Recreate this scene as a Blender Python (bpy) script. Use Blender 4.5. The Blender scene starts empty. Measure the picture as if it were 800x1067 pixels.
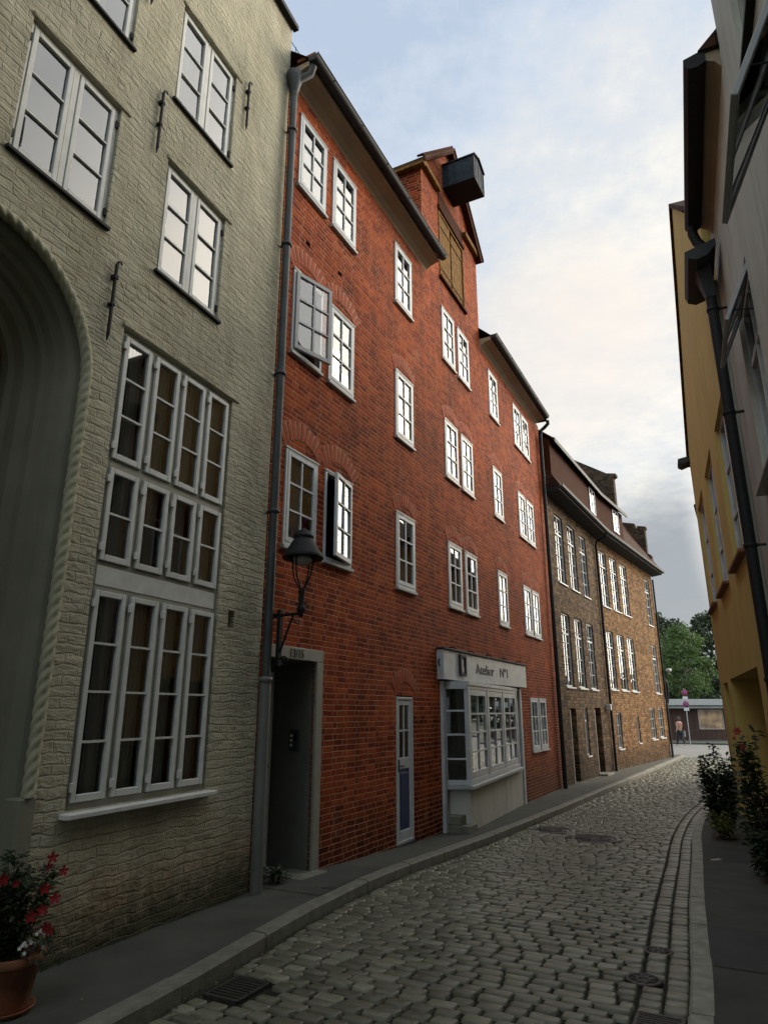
import bpy, math, random
from math import sin, cos, pi, radians, sqrt, atan2
from mathutils import Vector, Matrix
random.seed(7)
rnd = random.Random(11)
scene = bpy.context.scene
C = scene.collection

# ---------------------------------------------------------------- helpers
class MB:
    """collects faces for ONE mesh"""
    def __init__(s): s.v = []; s.f = []; s.sm = []; s.mi = []
    def add(s, vs, fs, smooth=False, mi=0):
        b = len(s.v); s.v += [tuple(v) for v in vs]
        for f in fs:
            s.f.append(tuple(i + b for i in f)); s.sm.append(smooth); s.mi.append(mi)
    def quad(s, a, b, c, d, mi=0): s.add([a, b, c, d], [(0, 1, 2, 3)], mi=mi)
    def box(s, x0, x1, y0, y1, z0, z1, bev=0.0, M=None, mi=0):
        if x1 < x0: x0, x1 = x1, x0
        if y1 < y0: y0, y1 = y1, y0
        if z1 < z0: z0, z1 = z1, z0
        if bev > 0:
            b = min(bev, (x1-x0)*.45, (y1-y0)*.45, (z1-z0)*.45)
            vs = []; idx = {}
            xs, ys, zs = (x0, x1), (y0, y1), (z0, z1)
            for i in range(2):
                for j in range(2):
                    for k in range(2):
                        X, Y, Z = xs[i], ys[j], zs[k]
                        sx, sy, sz = (1, -1)[i], (1, -1)[j], (1, -1)[k]
                        idx[i, j, k, 0] = len(vs); vs.append((X, Y+sy*b, Z+sz*b))
                        idx[i, j, k, 1] = len(vs); vs.append((X+sx*b, Y, Z+sz*b))
                        idx[i, j, k, 2] = len(vs); vs.append((X+sx*b, Y+sy*b, Z))
            I = lambda *a: idx[a]
            fs = []
            for i in range(2):
                fs.append((I(i,0,0,0), I(i,1,0,0), I(i,1,1,0), I(i,0,1,0)))
                fs.append((I(0,i,0,1), I(1,i,0,1), I(1,i,1,1), I(0,i,1,1)))
                fs.append((I(0,0,i,2), I(1,0,i,2), I(1,1,i,2), I(0,1,i,2)))
            for i in range(2):
                for j in range(2):
                    fs.append((I(i,j,0,0), I(i,j,1,0), I(i,j,1,1), I(i,j,0,1)))
                    fs.append((I(i,0,j,0), I(i,1,j,0), I(i,1,j,2), I(i,0,j,2)))
                    fs.append((I(0,i,j,1), I(1,i,j,1), I(1,i,j,2), I(0,i,j,2)))
                    for k in range(2): fs.append((I(i,j,k,0), I(i,j,k,1), I(i,j,k,2)))
        else:
            vs = [(x, y, z) for x in (x0, x1) for y in (y0, y1) for z in (z0, z1)]
            fs = [(0,1,3,2), (4,6,7,5), (0,4,5,1), (2,3,7,6), (0,2,6,4), (1,5,7,3)]
        if M is not None: vs = [tuple(M @ Vector(v)) for v in vs]
        s.add(vs, fs, mi=mi)
    def tube(s, pts, rad, n=10, caps=True, smooth=True, mi=0):
        pts = [Vector(p) for p in pts]; m = len(pts)
        rr = rad if isinstance(rad, (list, tuple)) else [rad]*m
        vs = []; up = None
        for i, p in enumerate(pts):
            t = (pts[min(i+1, m-1)] - pts[max(i-1, 0)]).normalized()
            if up is None: up = Vector((0, 0, 1)) if abs(t.z) < .9 else Vector((1, 0, 0))
            a = t.cross(up).normalized(); b = a.cross(t).normalized(); up = b
            for k in range(n):
                th = 2*pi*k/n; vs.append(p + (a*cos(th) + b*sin(th))*rr[i])
        fs = [(i*n+k, i*n+(k+1) % n, (i+1)*n+(k+1) % n, (i+1)*n+k) for i in range(m-1) for k in range(n)]
        s.add(vs, fs, smooth, mi)
        if caps:
            s.add([vs[k] for k in range(n)], [tuple(range(n))[::-1]], False, mi)
            s.add([vs[(m-1)*n+k] for k in range(n)], [tuple(range(n))], False, mi)
    def lathe(s, prof, n=24, c=(0, 0, 0), smooth=True, mi=0):
        vs = []
        for r, z in prof:
            for k in range(n):
                th = 2*pi*k/n; vs.append((c[0]+r*cos(th), c[1]+r*sin(th), c[2]+z))
        fs = [(i*n+k, i*n+(k+1) % n, (i+1)*n+(k+1) % n, (i+1)*n+k) for i in range(len(prof)-1) for k in range(n)]
        s.add(vs, fs, smooth, mi)
    def prism(s, poly, y0, y1, mi=0):
        """poly in (x,z), extruded along y"""
        n = len(poly)
        vs = [(x, y0, z) for x, z in poly] + [(x, y1, z) for x, z in poly]
        fs = [tuple(range(n)), tuple(range(n, 2*n))[::-1]] + [(i, i+n, (i+1) % n+n, (i+1) % n) for i in range(n)]
        s.add(vs, fs, mi=mi)
    def prism_x(s, poly, x0, x1, mi=0):
        """poly in (y,z), extruded along x"""
        n = len(poly)
        vs = [(x0, y, z) for y, z in poly] + [(x1, y, z) for y, z in poly]
        fs = [tuple(range(n)), tuple(range(n, 2*n))[::-1]] + [(i, i+n, (i+1) % n+n, (i+1) % n) for i in range(n)]
        s.add(vs, fs, mi=mi)
    def build(s, name, mat, parent=None, loc=None, rz=None):
        me = bpy.data.meshes.new(name); me.from_pydata(s.v, [], s.f)
        me.polygons.foreach_set('use_smooth', s.sm); me.polygons.foreach_set('material_index', s.mi)
        for m in (mat if isinstance(mat, (list, tuple)) else [mat]): me.materials.append(m)
        me.update()
        o = bpy.data.objects.new(name, me); C.objects.link(o)
        if parent: o.parent = parent
        if loc is not None: o.location = loc
        if rz is not None: o.rotation_euler = (0, 0, rz)
        return o

def tag(o, label=None, cat=None, group=None, kind=None):
    if label: o['label'] = label
    if cat: o['category'] = cat
    if group: o['group'] = group
    if kind: o['kind'] = kind
    return o
def empty(name, loc, rz=0, label=None, cat=None, group=None):
    o = bpy.data.objects.new(name, None); C.objects.link(o); o.empty_display_size = .3
    o.location = loc; o.rotation_euler = (0, 0, rz); return tag(o, label, cat, group)
def fix_normals(o):
    import bmesh
    bm = bmesh.new(); bm.from_mesh(o.data); bmesh.ops.recalc_face_normals(bm, faces=bm.faces); bm.to_mesh(o.data); bm.free(); return o

# ---------------------------------------------------------------- materials
def newmat(name):
    m = bpy.data.materials.new(name); m.use_nodes = True
    nt = m.node_tree; b = nt.nodes['Principled BSDF']; return m, nt, b
def N(nt, t, **k):
    n = nt.nodes.new(t)
    for a, v in k.items():
        if a.startswith('i_'): n.inputs[a[2:].replace('_', ' ')].default_value = v
        else: setattr(n, a, v)
    return n
def ramp(nt, fac, stops):
    r = nt.nodes.new('ShaderNodeValToRGB'); e = r.color_ramp.elements
    while len(e) < len(stops): e.new(.5)
    for i, (p, c) in enumerate(stops):
        e[i].position = p; e[i].color = (c[0], c[1], c[2], 1) if not isinstance(c, (int, float)) else (c, c, c, 1)
    nt.links.new(fac, r.inputs[0]); return r.outputs[0]
def mix(nt, fac, a, b, bt='MIX'):
    n = nt.nodes.new('ShaderNodeMix'); n.data_type = 'RGBA'; n.blend_type = bt
    L = nt.links
    for s, v in ((n.inputs[0], fac), (n.inputs[6], a), (n.inputs[7], b)):
        if hasattr(v, 'is_output') or isinstance(v, bpy.types.NodeSocket): L.new(v, s)
        elif isinstance(v, (int, float)): s.default_value = v
        else: s.default_value = (v[0], v[1], v[2], 1)
    return n.outputs[2]
def math_(nt, op, a, b=0.0, cl=False):
    n = nt.nodes.new('ShaderNodeMath'); n.operation = op; n.use_clamp = cl
    for i, v in enumerate((a, b)):
        if isinstance(v, (int, float)): n.inputs[i].default_value = v
        else: nt.links.new(v, n.inputs[i])
    return n.outputs[0]
def noise(nt, vec, scale, detail=4, rough=.55):
    n = N(nt, 'ShaderNodeTexNoise'); n.inputs['Scale'].default_value = scale
    n.inputs['Detail'].default_value = detail; n.inputs['Roughness'].default_value = rough
    if vec is not None: nt.links.new(vec, n.inputs['Vector'])
    return n.outputs['Fac'], n.outputs['Color']
def objvec(nt): return N(nt, 'ShaderNodeTexCoord').outputs['Object']

def simple(name, col, rough=.6, metal=0, var=.15, scale=8, bump=.0, bscale=60, spec=None):
    m, nt, b = newmat(name); v = objvec(nt)
    f, _ = noise(nt, v, scale, 5)
    d = tuple(c*(1-var) for c in col); l = tuple(min(1, c*(1+var)) for c in col)
    nt.links.new(ramp(nt, f, [(.3, d), (.7, l)]), b.inputs['Base Color'])
    b.inputs['Roughness'].default_value = rough; b.inputs['Metallic'].default_value = metal
    if spec is not None: b.inputs['Specular IOR Level'].default_value = spec
    if bump:
        g, _ = noise(nt, v, bscale, 4)
        bp = N(nt, 'ShaderNodeBump'); bp.inputs['Strength'].default_value = bump; bp.inputs['Distance'].default_value = .01
        nt.links.new(g, bp.inputs['Height']); nt.links.new(bp.outputs[0], b.inputs['Normal'])
    return m

def wallvec(nt, warp=.006, wscale=3.0):
    """(x+y, z) of the house's own frame, slightly warped, so courses run on round reveals"""
    o = objvec(nt); sp = N(nt, 'ShaderNodeSeparateXYZ'); nt.links.new(o, sp.inputs[0])
    xy = math_(nt, 'ADD', sp.outputs[0], sp.outputs[1])
    cb = N(nt, 'ShaderNodeCombineXYZ'); nt.links.new(xy, cb.inputs[0]); nt.links.new(sp.outputs[2], cb.inputs[1])
    _, nc = noise(nt, o, wscale, 3)
    sub = N(nt, 'ShaderNodeVectorMath', operation='SUBTRACT'); nt.links.new(nc, sub.inputs[0]); sub.inputs[1].default_value = (.5, .5, .5)
    sc = N(nt, 'ShaderNodeVectorMath', operation='SCALE'); nt.links.new(sub.outputs[0], sc.inputs[0]); sc.inputs['Scale'].default_value = warp*2
    ad = N(nt, 'ShaderNodeVectorMath', operation='ADD'); nt.links.new(cb.outputs[0], ad.inputs[0]); nt.links.new(sc.outputs[0], ad.inputs[1])
    return o, ad.outputs[0], sp.outputs[2]

def brickmat(name, c1, c2, c3, mortar, bw, bh, mw, bump=.5, bdist=.008, warp=.006, stain=(.5, .5, .5), stain_amt=.5, rough=.85, wscale=3.0, smooth=.15, mvar=.5):
    m, nt, b = newmat(name); L = nt.links
    o, v, z = wallvec(nt, warp, wscale)
    jf, tone = bondnodes(nt, v, bw, bw*.5, bh, mw)
    fb, _ = noise(nt, o, 14, 5, .7)
    key = math_(nt, 'ADD', math_(nt, 'MULTIPLY', tone, .55), math_(nt, 'MULTIPLY', fb, .5))
    col = ramp(nt, key, [(.16, c2), (.45, c1), (.82, c3)])
    fl, _ = noise(nt, o, .9, 6, .65)
    st = ramp(nt, fl, [(.42, 0), (.68, stain_amt)])
    col = mix(nt, st, col, stain, 'MULTIPLY')
    # soot runs down the wall in long streaks; pale salts bloom in patches
    ms = N(nt, 'ShaderNodeMapping'); L.new(o, ms.inputs[0]); ms.inputs['Scale'].default_value = (2.4, 2.4, .45)
    fs, _ = noise(nt, ms.outputs[0], 1.0, 6, .7)
    col = mix(nt, ramp(nt, fs, [(.50, 0), (.72, .75)]), col, (.34, .30, .30), 'MULTIPLY')
    # splash dirt and damp along the wall foot
    zd = math_(nt, 'ADD', z, math_(nt, 'MULTIPLY', fl, 1.6))
    col = mix(nt, ramp(nt, zd, [(.75, .8), (1.0, .35)]) if False else ramp(nt, math_(nt, 'MULTIPLY', zd, .5), [(.40, .85), (.70, 0)]), col, (.30, .27, .24), 'MULTIPLY')
    fp, _ = noise(nt, o, 1.7, 7, .75)
    bloom = ramp(nt, fp, [(.58, 0), (.74, .30)])
    fm, _ = noise(nt, o, 2.2, 4)
    mf = math_(nt, 'MULTIPLY', jf, ramp(nt, fm, [(.35, 1-mvar), (.6, 1)]), True)
    col = mix(nt, mf, col, mortar)
    col = mix(nt, bloom, col, tuple(min(1, x*.7+.06) for x in mortar))
    L.new(col, b.inputs['Base Color']); b.inputs['Roughness'].default_value = rough
    b.inputs['Specular IOR Level'].default_value = .10
    fh, _ = noise(nt, o, 45, 5, .6)
    h = math_(nt, 'ADD', math_(nt, 'MULTIPLY', math_(nt, 'SUBTRACT', 1, jf), .7), math_(nt, 'MULTIPLY', fh, .45))
    h = math_(nt, 'ADD', h, math_(nt, 'MULTIPLY', tone, .25))
    bp = N(nt, 'ShaderNodeBump'); bp.inputs['Strength'].default_value = bump; bp.inputs['Distance'].default_value = bdist
    L.new(h, bp.inputs['Height']); L.new(bp.outputs[0], b.inputs['Normal'])
    return m

def bondnodes(nt, v, P1_, P2_, H, mw):
    """monk bond: two stretchers and a header per course, courses shifted; returns joint factor and a random tone per brick"""
    L = nt.links; sp = N(nt, 'ShaderNodeSeparateXYZ'); L.new(v, sp.inputs[0]); P = 2*P1_+P2_
    zr = math_(nt, 'DIVIDE', sp.outputs[1], H); row = math_(nt, 'FLOOR', zr); fz = math_(nt, 'MULTIPLY', math_(nt, 'SUBTRACT', zr, row), H)
    wn = N(nt, 'ShaderNodeTexWhiteNoise', noise_dimensions='1D'); L.new(row, wn.inputs['W'])
    xs = math_(nt, 'ADD', math_(nt, 'ADD', sp.outputs[0], math_(nt, 'MULTIPLY', row, P*.5)), math_(nt, 'MULTIPLY', wn.outputs['Value'], .05))
    xr = math_(nt, 'DIVIDE', xs, P); per = math_(nt, 'FLOOR', xr); fx = math_(nt, 'MULTIPLY', math_(nt, 'SUBTRACT', xr, per), P)
    d = math_(nt, 'MINIMUM', fx, math_(nt, 'SUBTRACT', P, fx))
    for e in (P1_, 2*P1_): d = math_(nt, 'MINIMUM', d, math_(nt, 'ABSOLUTE', math_(nt, 'SUBTRACT', fx, e)))
    d = math_(nt, 'MINIMUM', d, math_(nt, 'MINIMUM', fz, math_(nt, 'SUBTRACT', H, fz)))
    mr = N(nt, 'ShaderNodeMapRange'); L.new(d, mr.inputs[0]); mr.inputs[1].default_value = mw*.35; mr.inputs[2].default_value = mw; mr.inputs[3].default_value = 1; mr.inputs[4].default_value = 0
    cell = math_(nt, 'ADD', math_(nt, 'ADD', math_(nt, 'GREATER_THAN', fx, P1_), math_(nt, 'GREATER_THAN', fx, 2*P1_)), math_(nt, 'MULTIPLY', per, 3))
    cb = N(nt, 'ShaderNodeCombineXYZ'); L.new(cell, cb.inputs[0]); L.new(row, cb.inputs[1]); w2 = N(nt, 'ShaderNodeTexWhiteNoise', noise_dimensions='2D'); L.new(cb.outputs[0], w2.inputs['Vector'])
    return mr.outputs[0], w2.outputs['Value']
M = {}
M['brick'] = brickmat('red_brick', (.28, .042, .010), (.12, .017, .008), (.42, .088, .018), (.54, .29, .17), .21, .064, .0072, bump=1.0, bdist=.014, stain=(.42, .36, .36), stain_amt=.85, mvar=.4, warp=.010)
M['arch'] = simple('red_arch_brick', (.32, .050, .007), .85, var=.4, scale=16, bump=.5)
M['mortar'] = simple('mortar', (.42, .21, .12), .9, var=.15)
M['stone'] = brickmat('rubble_brick', (.115, .076, .042), (.035, .026, .018), (.27, .16, .08), (.14, .105, .07), .24, .085, .010, bump=1.0, bdist=.025, warp=.02, wscale=4, stain=(.5, .46, .4), stain_amt=.8, mvar=.7)
M['stone_lit'] = brickmat('warm_lit_rubble_brick', (.23, .115, .045), (.075, .042, .022), (.42, .24, .10), (.20, .135, .08), .22, .08, .010, bump=1.0, bdist=.025, warp=.02, wscale=4, stain=(.6, .5, .42), stain_amt=.6, mvar=.7)  # same house wall as the darker stretch, warm light put into its colour

M['silhouette_brick'] = brickmat('silhouette_dark_brick', (.06, .042, .028), (.025, .02, .015), (.11, .075, .045), (.07, .06, .045), .24, .085, .010, bump=1.0, bdist=.02)  # fire walls' dark outline against the sky, painted into the brick colour
def grey_paint():
    """old rough brick under thick olive-grey paint: strong relief, courses soft, bare and mossy at the foot"""
    m, nt, b = newmat('painted_brick'); L = nt.links
    o, v, z = wallvec(nt, .040, 4.2)
    br = N(nt, 'ShaderNodeTexBrick'); L.new(v, br.inputs['Vector'])
    for k, q in (('Scale', 1), ('Brick Width', .235), ('Row Height', .070), ('Mortar Size', .009), ('Mortar Smooth', .6), ('Bias', 0)): br.inputs[k].default_value = q
    br.inputs['Color1'].default_value = (0, 0, 0, 1); br.inputs['Color2'].default_value = (1, 1, 1, 1); br.inputs['Mortar'].default_value = (.4, .4, .4, 1)
    fl, _ = noise(nt, o, .8, 6, .6)
    col = ramp(nt, fl, [(.3, (.30, .29, .215)), (.5, (.42, .40, .295)), (.72, (.53, .485, .355))])
    col = mix(nt, math_(nt, 'MULTIPLY', br.outputs['Color'], .16), col, (.50, .42, .28))
    f2, _ = noise(nt, o, 9, 6, .7)
    # bare clay-coloured brick low on the wall, and green moss along the foot (real weathering with a shape of its own)
    zl = math_(nt, 'ADD', z, math_(nt, 'MULTIPLY', f2, .7))
    bare = ramp(nt, zl, [(.75, 1), (1.55, 0)])
    bare = math_(nt, 'MULTIPLY', bare, ramp(nt, fl, [(.35, .25), (.6, .9)]))
    col = mix(nt, bare, col, mix(nt, br.outputs['Color'], (.20, .13, .07), (.40, .27, .15)))
    moss = ramp(nt, zl, [(.50, 1), (.78, 0)])
    col = mix(nt, math_(nt, 'MULTIPLY', moss, .85), col, (.045, .05, .02))
    col = mix(nt, math_(nt, 'MULTIPLY', br.outputs['Fac'], .12), col, (.24, .22, .16))
    ms = N(nt, 'ShaderNodeMapping'); L.new(o, ms.inputs[0]); ms.inputs['Scale'].default_value = (2.0, 2.0, .5)
    col = mix(nt, ramp(nt, noise(nt, ms.outputs[0], 1.0, 7, .7)[0], [(.48, 0), (.72, .7)]), col, (.55, .53, .45), 'MULTIPLY')
    col = mix(nt, ramp(nt, noise(nt, o, 6, 8, .8)[0], [(.56, 0), (.66, .55)]), col, (.60, .57, .50), 'MULTIPLY')
    L.new(col, b.inputs['Base Color']); b.inputs['Roughness'].default_value = .8; b.inputs['Specular IOR Level'].default_value = .3
    f3, _ = noise(nt, o, 22, 6, .65)
    # flaky relief: stretched noise along the courses, edges of bricks only partly legible
    mp = N(nt, 'ShaderNodeMapping'); L.new(o, mp.inputs[0]); mp.inputs['Scale'].default_value = (6, 6, 17)
    f4, _ = noise(nt, mp.outputs[0], 1.0, 5, .6)
    pres = ramp(nt, noise(nt, o, 2.6, 3)[0], [(.35, .15), (.6, .8)])
    cr = math_(nt, 'MULTIPLY', math_(nt, 'SUBTRACT', 1, br.outputs['Fac']), pres)
    h = math_(nt, 'ADD', cr, math_(nt, 'MULTIPLY', br.outputs['Color'], .3)); h = math_(nt, 'ADD', h, math_(nt, 'MULTIPLY', f4, 1.6)); h = math_(nt, 'ADD', h, math_(nt, 'MULTIPLY', f3, .8)); h = math_(nt, 'ADD', h, math_(nt, 'MULTIPLY', f2, .55))
    bp = N(nt, 'ShaderNodeBump'); bp.inputs['Strength'].default_value = .75; bp.inputs['Distance'].default_value = .028
    L.new(h, bp.inputs['Height']); L.new(bp.outputs[0], b.inputs['Normal'])
    return m
M['grey'] = grey_paint()
M['greypaint'] = simple('grey_painted_moulding', (.38, .365, .25), .8, var=.14, scale=5, bump=.4, bscale=40)
M['greyplaster'] = simple('grey_plaster', (.21, .205, .155), .8, var=.12, scale=3, bump=.4, bscale=25)
M['white_plaster'] = simple('white_plaster', (.68, .65, .60), .85, var=.06, scale=1.2, bump=.15, bscale=30)
M['yellow'] = simple('yellow_plaster', (.50, .36, .13), .85, var=.10, scale=1.5, bump=.2, bscale=40)
M['yellow2'] = simple('ochre_plaster', (.44, .34, .17), .85, var=.10, scale=1.5, bump=.2, bscale=40)
M['white'] = simple('white_paint', (.47, .50, .51), .5, var=.13, scale=6, bump=.1, bscale=50)
M['offwhite'] = simple('weathered_white_paint', (.55, .56, .53), .5, var=.10, scale=9, bump=.15, bscale=60)
M['greyframe'] = simple('grey_green_paint', (.27, .27, .22), .55, var=.1)
M['greywood'] = simple('grey_paint', (.36, .37, .37), .55, var=.1)
M['blue'] = simple('blue_paint', (.018, .035, .12), .45, var=.15)
M['dark'] = simple('dark_metal', (.014, .015, .016), .65, var=.3, scale=20, spec=.25)
M['zinc'] = simple('weathered_zinc', (.048, .053, .052), .6, metal=.3, var=.3, scale=5, bump=.1)
M['zinc_dark'] = simple('dark_zinc', (.025, .028, .03), .7, metal=.1, var=.25, scale=5)
M['clay'] = simple('painted_pipe', (.13, .132, .12), .5, var=.12, scale=4)
M['tile'] = None
M['interior'] = simple('dark_interior', (.03, .03, .03), .95, var=.2)
M['curtain'] = simple('curtain_fabric', (.78, .77, .72), .9, var=.08, scale=3)
M['netting'] = simple('net_curtain', (.62, .61, .58), .9, var=.05, scale=3)
M['wood'] = simple('old_brown_wood', (.18, .095, .028), .9, var=.5, scale=12, bump=.4, bscale=30, spec=.12)
M['cove'] = simple('cove_plaster', (.30, .24, .155), .8, var=.15, scale=2)
M['boards'] = simple('dark_red_boards', (.055, .016, .006), .9, var=.3, scale=9, spec=.08)
M['slate'] = simple('slate_cladding', (.022, .032, .042), .75, spec=.15, var=.5, scale=7, bump=.3, bscale=20)
M['terracotta'] = simple('terracotta', (.19, .07, .03), .8, var=.35, scale=9, bump=.3)
M['soil'] = simple('soil', (.03, .022, .015), .95)
M['iron'] = simple('wrought_iron', (.010, .010, .010), .6, var=.3, scale=30, spec=.2)
M['black'] = simple('hole_shade', (.004, .003, .003), 1.0, spec=0)
M['castiron'] = simple('cast_iron', (.07, .068, .06), .55, metal=.6, var=.3, scale=25, bump=.3)
M['asphalt'] = simple('pavement_asphalt', (.062, .063, .050), .9, var=.25, scale=2.5, bump=.5, bscale=140)
M['patch'] = simple('dark_asphalt_patch', (.055, .055, .05), .9, var=.2, scale=3, bump=.5, bscale=140)
M['far_road'] = simple('pale_road_surface', (.17, .165, .145), .85, var=.15, scale=.6, bump=.3)
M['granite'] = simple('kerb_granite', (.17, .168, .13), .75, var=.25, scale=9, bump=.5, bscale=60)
M['brownwall'] = simple('dark_brown_boards', (.05, .024, .016), .8, var=.3, scale=.8)
M['fascia'] = simple('pale_fascia', (.34, .35, .33), .6, var=.1)
M['bark'] = simple('bark', (.05, .038, .026), .95, var=.4, scale=6, bump=.6, bscale=20)
M['text'] = simple('black_lettering', (.02, .02, .02), .6)
M['poster'] = simple('poster_print', (.34, .22, .12), .4, var=.7, scale=1.6)
M['skin'] = simple('skin', (.45, .26, .18), .6, var=.05)
M['hair'] = simple('hair', (.05, .03, .02), .7)
M['pinkshirt'] = simple('salmon_cloth', (.36, .19, .14), .9, var=.1)
M['darktrousers'] = simple('dark_cloth', (.02, .02, .024), .9)
M['greycloth'] = simple('grey_cloth', (.28, .28, .28), .9)
M['signblue'] = simple('sign_blue', (.02, .04, .22), .4, var=.02)
M['signred'] = simple('sign_red', (.35, .02, .05), .4, var=.02)
M['ground'] = simple('earth', (.09, .09, .06), .95, var=.3, scale=.3)
M['lampglass'] = simple('milky_glass', (.35, .36, .34), .25, var=.05)

def plaster(name, c, streak=.5):
    m, nt, b = newmat(name); L = nt.links; o = objvec(nt)
    f, _ = noise(nt, o, 1.1, 7, .65)
    col = ramp(nt, f, [(.3, tuple(x*.86 for x in c)), (.7, tuple(min(1, x*1.06) for x in c))])
    ms = N(nt, 'ShaderNodeMapping'); L.new(o, ms.inputs[0]); ms.inputs['Scale'].default_value = (5, 5, .35)
    col = mix(nt, ramp(nt, noise(nt, ms.outputs[0], 1.0, 7, .7)[0], [(.50, 0), (.75, streak)]), col, (.55, .52, .46), 'MULTIPLY')
    w_, wc = noise(nt, o, 3, 4); ad = N(nt, 'ShaderNodeVectorMath', operation='ADD'); L.new(o, ad.inputs[0]); L.new(wc, ad.inputs[1])
    vo = N(nt, 'ShaderNodeTexVoronoi', feature='DISTANCE_TO_EDGE'); L.new(ad.outputs[0], vo.inputs['Vector']); vo.inputs['Scale'].default_value = .55
    crack = math_(nt, 'MULTIPLY', ramp(nt, vo.outputs['Distance'], [(.0, 1), (.004, 0)]), ramp(nt, f, [(.45, 0), (.6, .6)]))
    col = mix(nt, crack, col, (.3, .28, .25), 'MULTIPLY')
    L.new(col, b.inputs['Base Color']); b.inputs['Roughness'].default_value = .88; b.inputs['Specular IOR Level'].default_value = .25
    g, _ = noise(nt, o, 35, 6, .65); g2, _ = noise(nt, o, 4, 4)
    bp = N(nt, 'ShaderNodeBump'); bp.inputs['Strength'].default_value = .35; bp.inputs['Distance'].default_value = .012
    L.new(math_(nt, 'ADD', math_(nt, 'MULTIPLY', g, .4), g2), bp.inputs['Height']); L.new(bp.outputs[0], b.inputs['Normal']); return m
M['white_plaster'] = plaster('white_plaster', (.50, .515, .46), .7)
M['yellow'] = plaster('yellow_plaster', (.55, .42, .135), .6)
M['yellow2'] = plaster('ochre_plaster', (.52, .38, .15), .4)
def tilemat():
    m, nt, b = newmat('clay_roof_tiles'); L = nt.links; o, v, z = wallvec(nt, .004)
    br = N(nt, 'ShaderNodeTexBrick'); L.new(v, br.inputs['Vector'])
    for k, q in (('Scale', 1), ('Brick Width', .2), ('Row Height', .16), ('Mortar Size', .012), ('Mortar Smooth', .6)): br.inputs[k].default_value = q
    br.inputs['Color1'].default_value = (0, 0, 0, 1); br.inputs['Color2'].default_value = (1, 1, 1, 1)
    br.inputs['Mortar'].default_value = (0, 0, 0, 1)
    f, _ = noise(nt, o, 5, 5)
    key = math_(nt, 'ADD', math_(nt, 'MULTIPLY', br.outputs['Color'], .4), math_(nt, 'MULTIPLY', f, .6))
    L.new(mix(nt, br.outputs['Fac'], ramp(nt, key, [(.2, (.03, .016, .011)), (.5, (.065, .027, .015)), (.8, (.11, .045, .024))]), (.02, .014, .01)), b.inputs['Base Color'])
    b.inputs['Roughness'].default_value = .9; b.inputs['Specular IOR Level'].default_value = .12
    bp = N(nt, 'ShaderNodeBump'); bp.inputs['Strength'].default_value = .9; bp.inputs['Distance'].default_value = .03
    L.new(math_(nt, 'SUBTRACT', 1, br.outputs['Fac']), bp.inputs['Height']); L.new(bp.outputs[0], b.inputs['Normal'])
    return m
M['tile'] = tilemat()

def glassmat(name='window_glass', tint=(.9, .93, .92)):
    m, nt, b = newmat(name); L = nt.links
    nt.nodes.remove(b); out = nt.nodes['Material Output']
    tr = N(nt, 'ShaderNodeBsdfTransparent'); tr.inputs[0].default_value = (*[t*.85 for t in tint], 1)
    gl = N(nt, 'ShaderNodeBsdfGlossy'); gl.inputs['Roughness'].default_value = .015; gl.inputs['Color'].default_value = (.95, .96, .97, 1)
    f, _ = noise(nt, objvec(nt), 2.5, 2)
    bp = N(nt, 'ShaderNodeBump'); bp.inputs['Strength'].default_value = .02; bp.inputs['Distance'].default_value = .01
    L.new(f, bp.inputs['Height']); L.new(bp.outputs[0], gl.inputs['Normal'])
    fr = N(nt, 'ShaderNodeFresnel'); fr.inputs['IOR'].default_value = 1.55
    # a pane has two faces: F2 = 2F/(1+F)
    F2 = math_(nt, 'DIVIDE', math_(nt, 'MULTIPLY', fr.outputs[0], 2), math_(nt, 'ADD', fr.outputs[0], 1))
    mx = N(nt, 'ShaderNodeMixShader'); L.new(F2, mx.inputs[0]); L.new(tr.outputs[0], mx.inputs[1]); L.new(gl.outputs[0], mx.inputs[2])
    L.new(mx.outputs[0], out.inputs[0]); return m
M['glass'] = glassmat()

def settmat():
    m, nt, b = newmat('granite_setts'); L = nt.links; v = objvec(nt)
    at = N(nt, 'ShaderNodeVertexColor'); at.layer_name = 'stone'
    f, _ = noise(nt, v, 30, 6, .7); g, _ = noise(nt, v, 1.1, 4)
    sepc = N(nt, 'ShaderNodeSeparateColor'); L.new(at.outputs[0], sepc.inputs[0])
    key = math_(nt, 'ADD', math_(nt, 'MULTIPLY', sepc.outputs[0], .6), math_(nt, 'MULTIPLY', f, .4))
    col = ramp(nt, key, [(.15, (.070, .070, .046)), (.45, (.15, .148, .10)), (.85, (.30, .295, .21))])
    col = mix(nt, ramp(nt, g, [(.4, 0), (.65, .55)]), col, (.15, .15, .10))
    L.new(col, b.inputs['Base Color'])
    L.new(ramp(nt, f, [(.3, .30), (.7, .52)]), b.inputs['Roughness'])
    b.inputs['Specular IOR Level'].default_value = .45
    bp = N(nt, 'ShaderNodeBump'); bp.inputs['Strength'].default_value = .5; bp.inputs['Distance'].default_value = .006
    h, _ = noise(nt, v, 70, 4); L.new(h, bp.inputs['Height']); L.new(bp.outputs[0], b.inputs['Normal'])
    return m
M['sett'] = settmat()
M['joint'] = simple('joint_dirt', (.012, .013, .006), .95, var=.7, scale=3, bump=.4)

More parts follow.
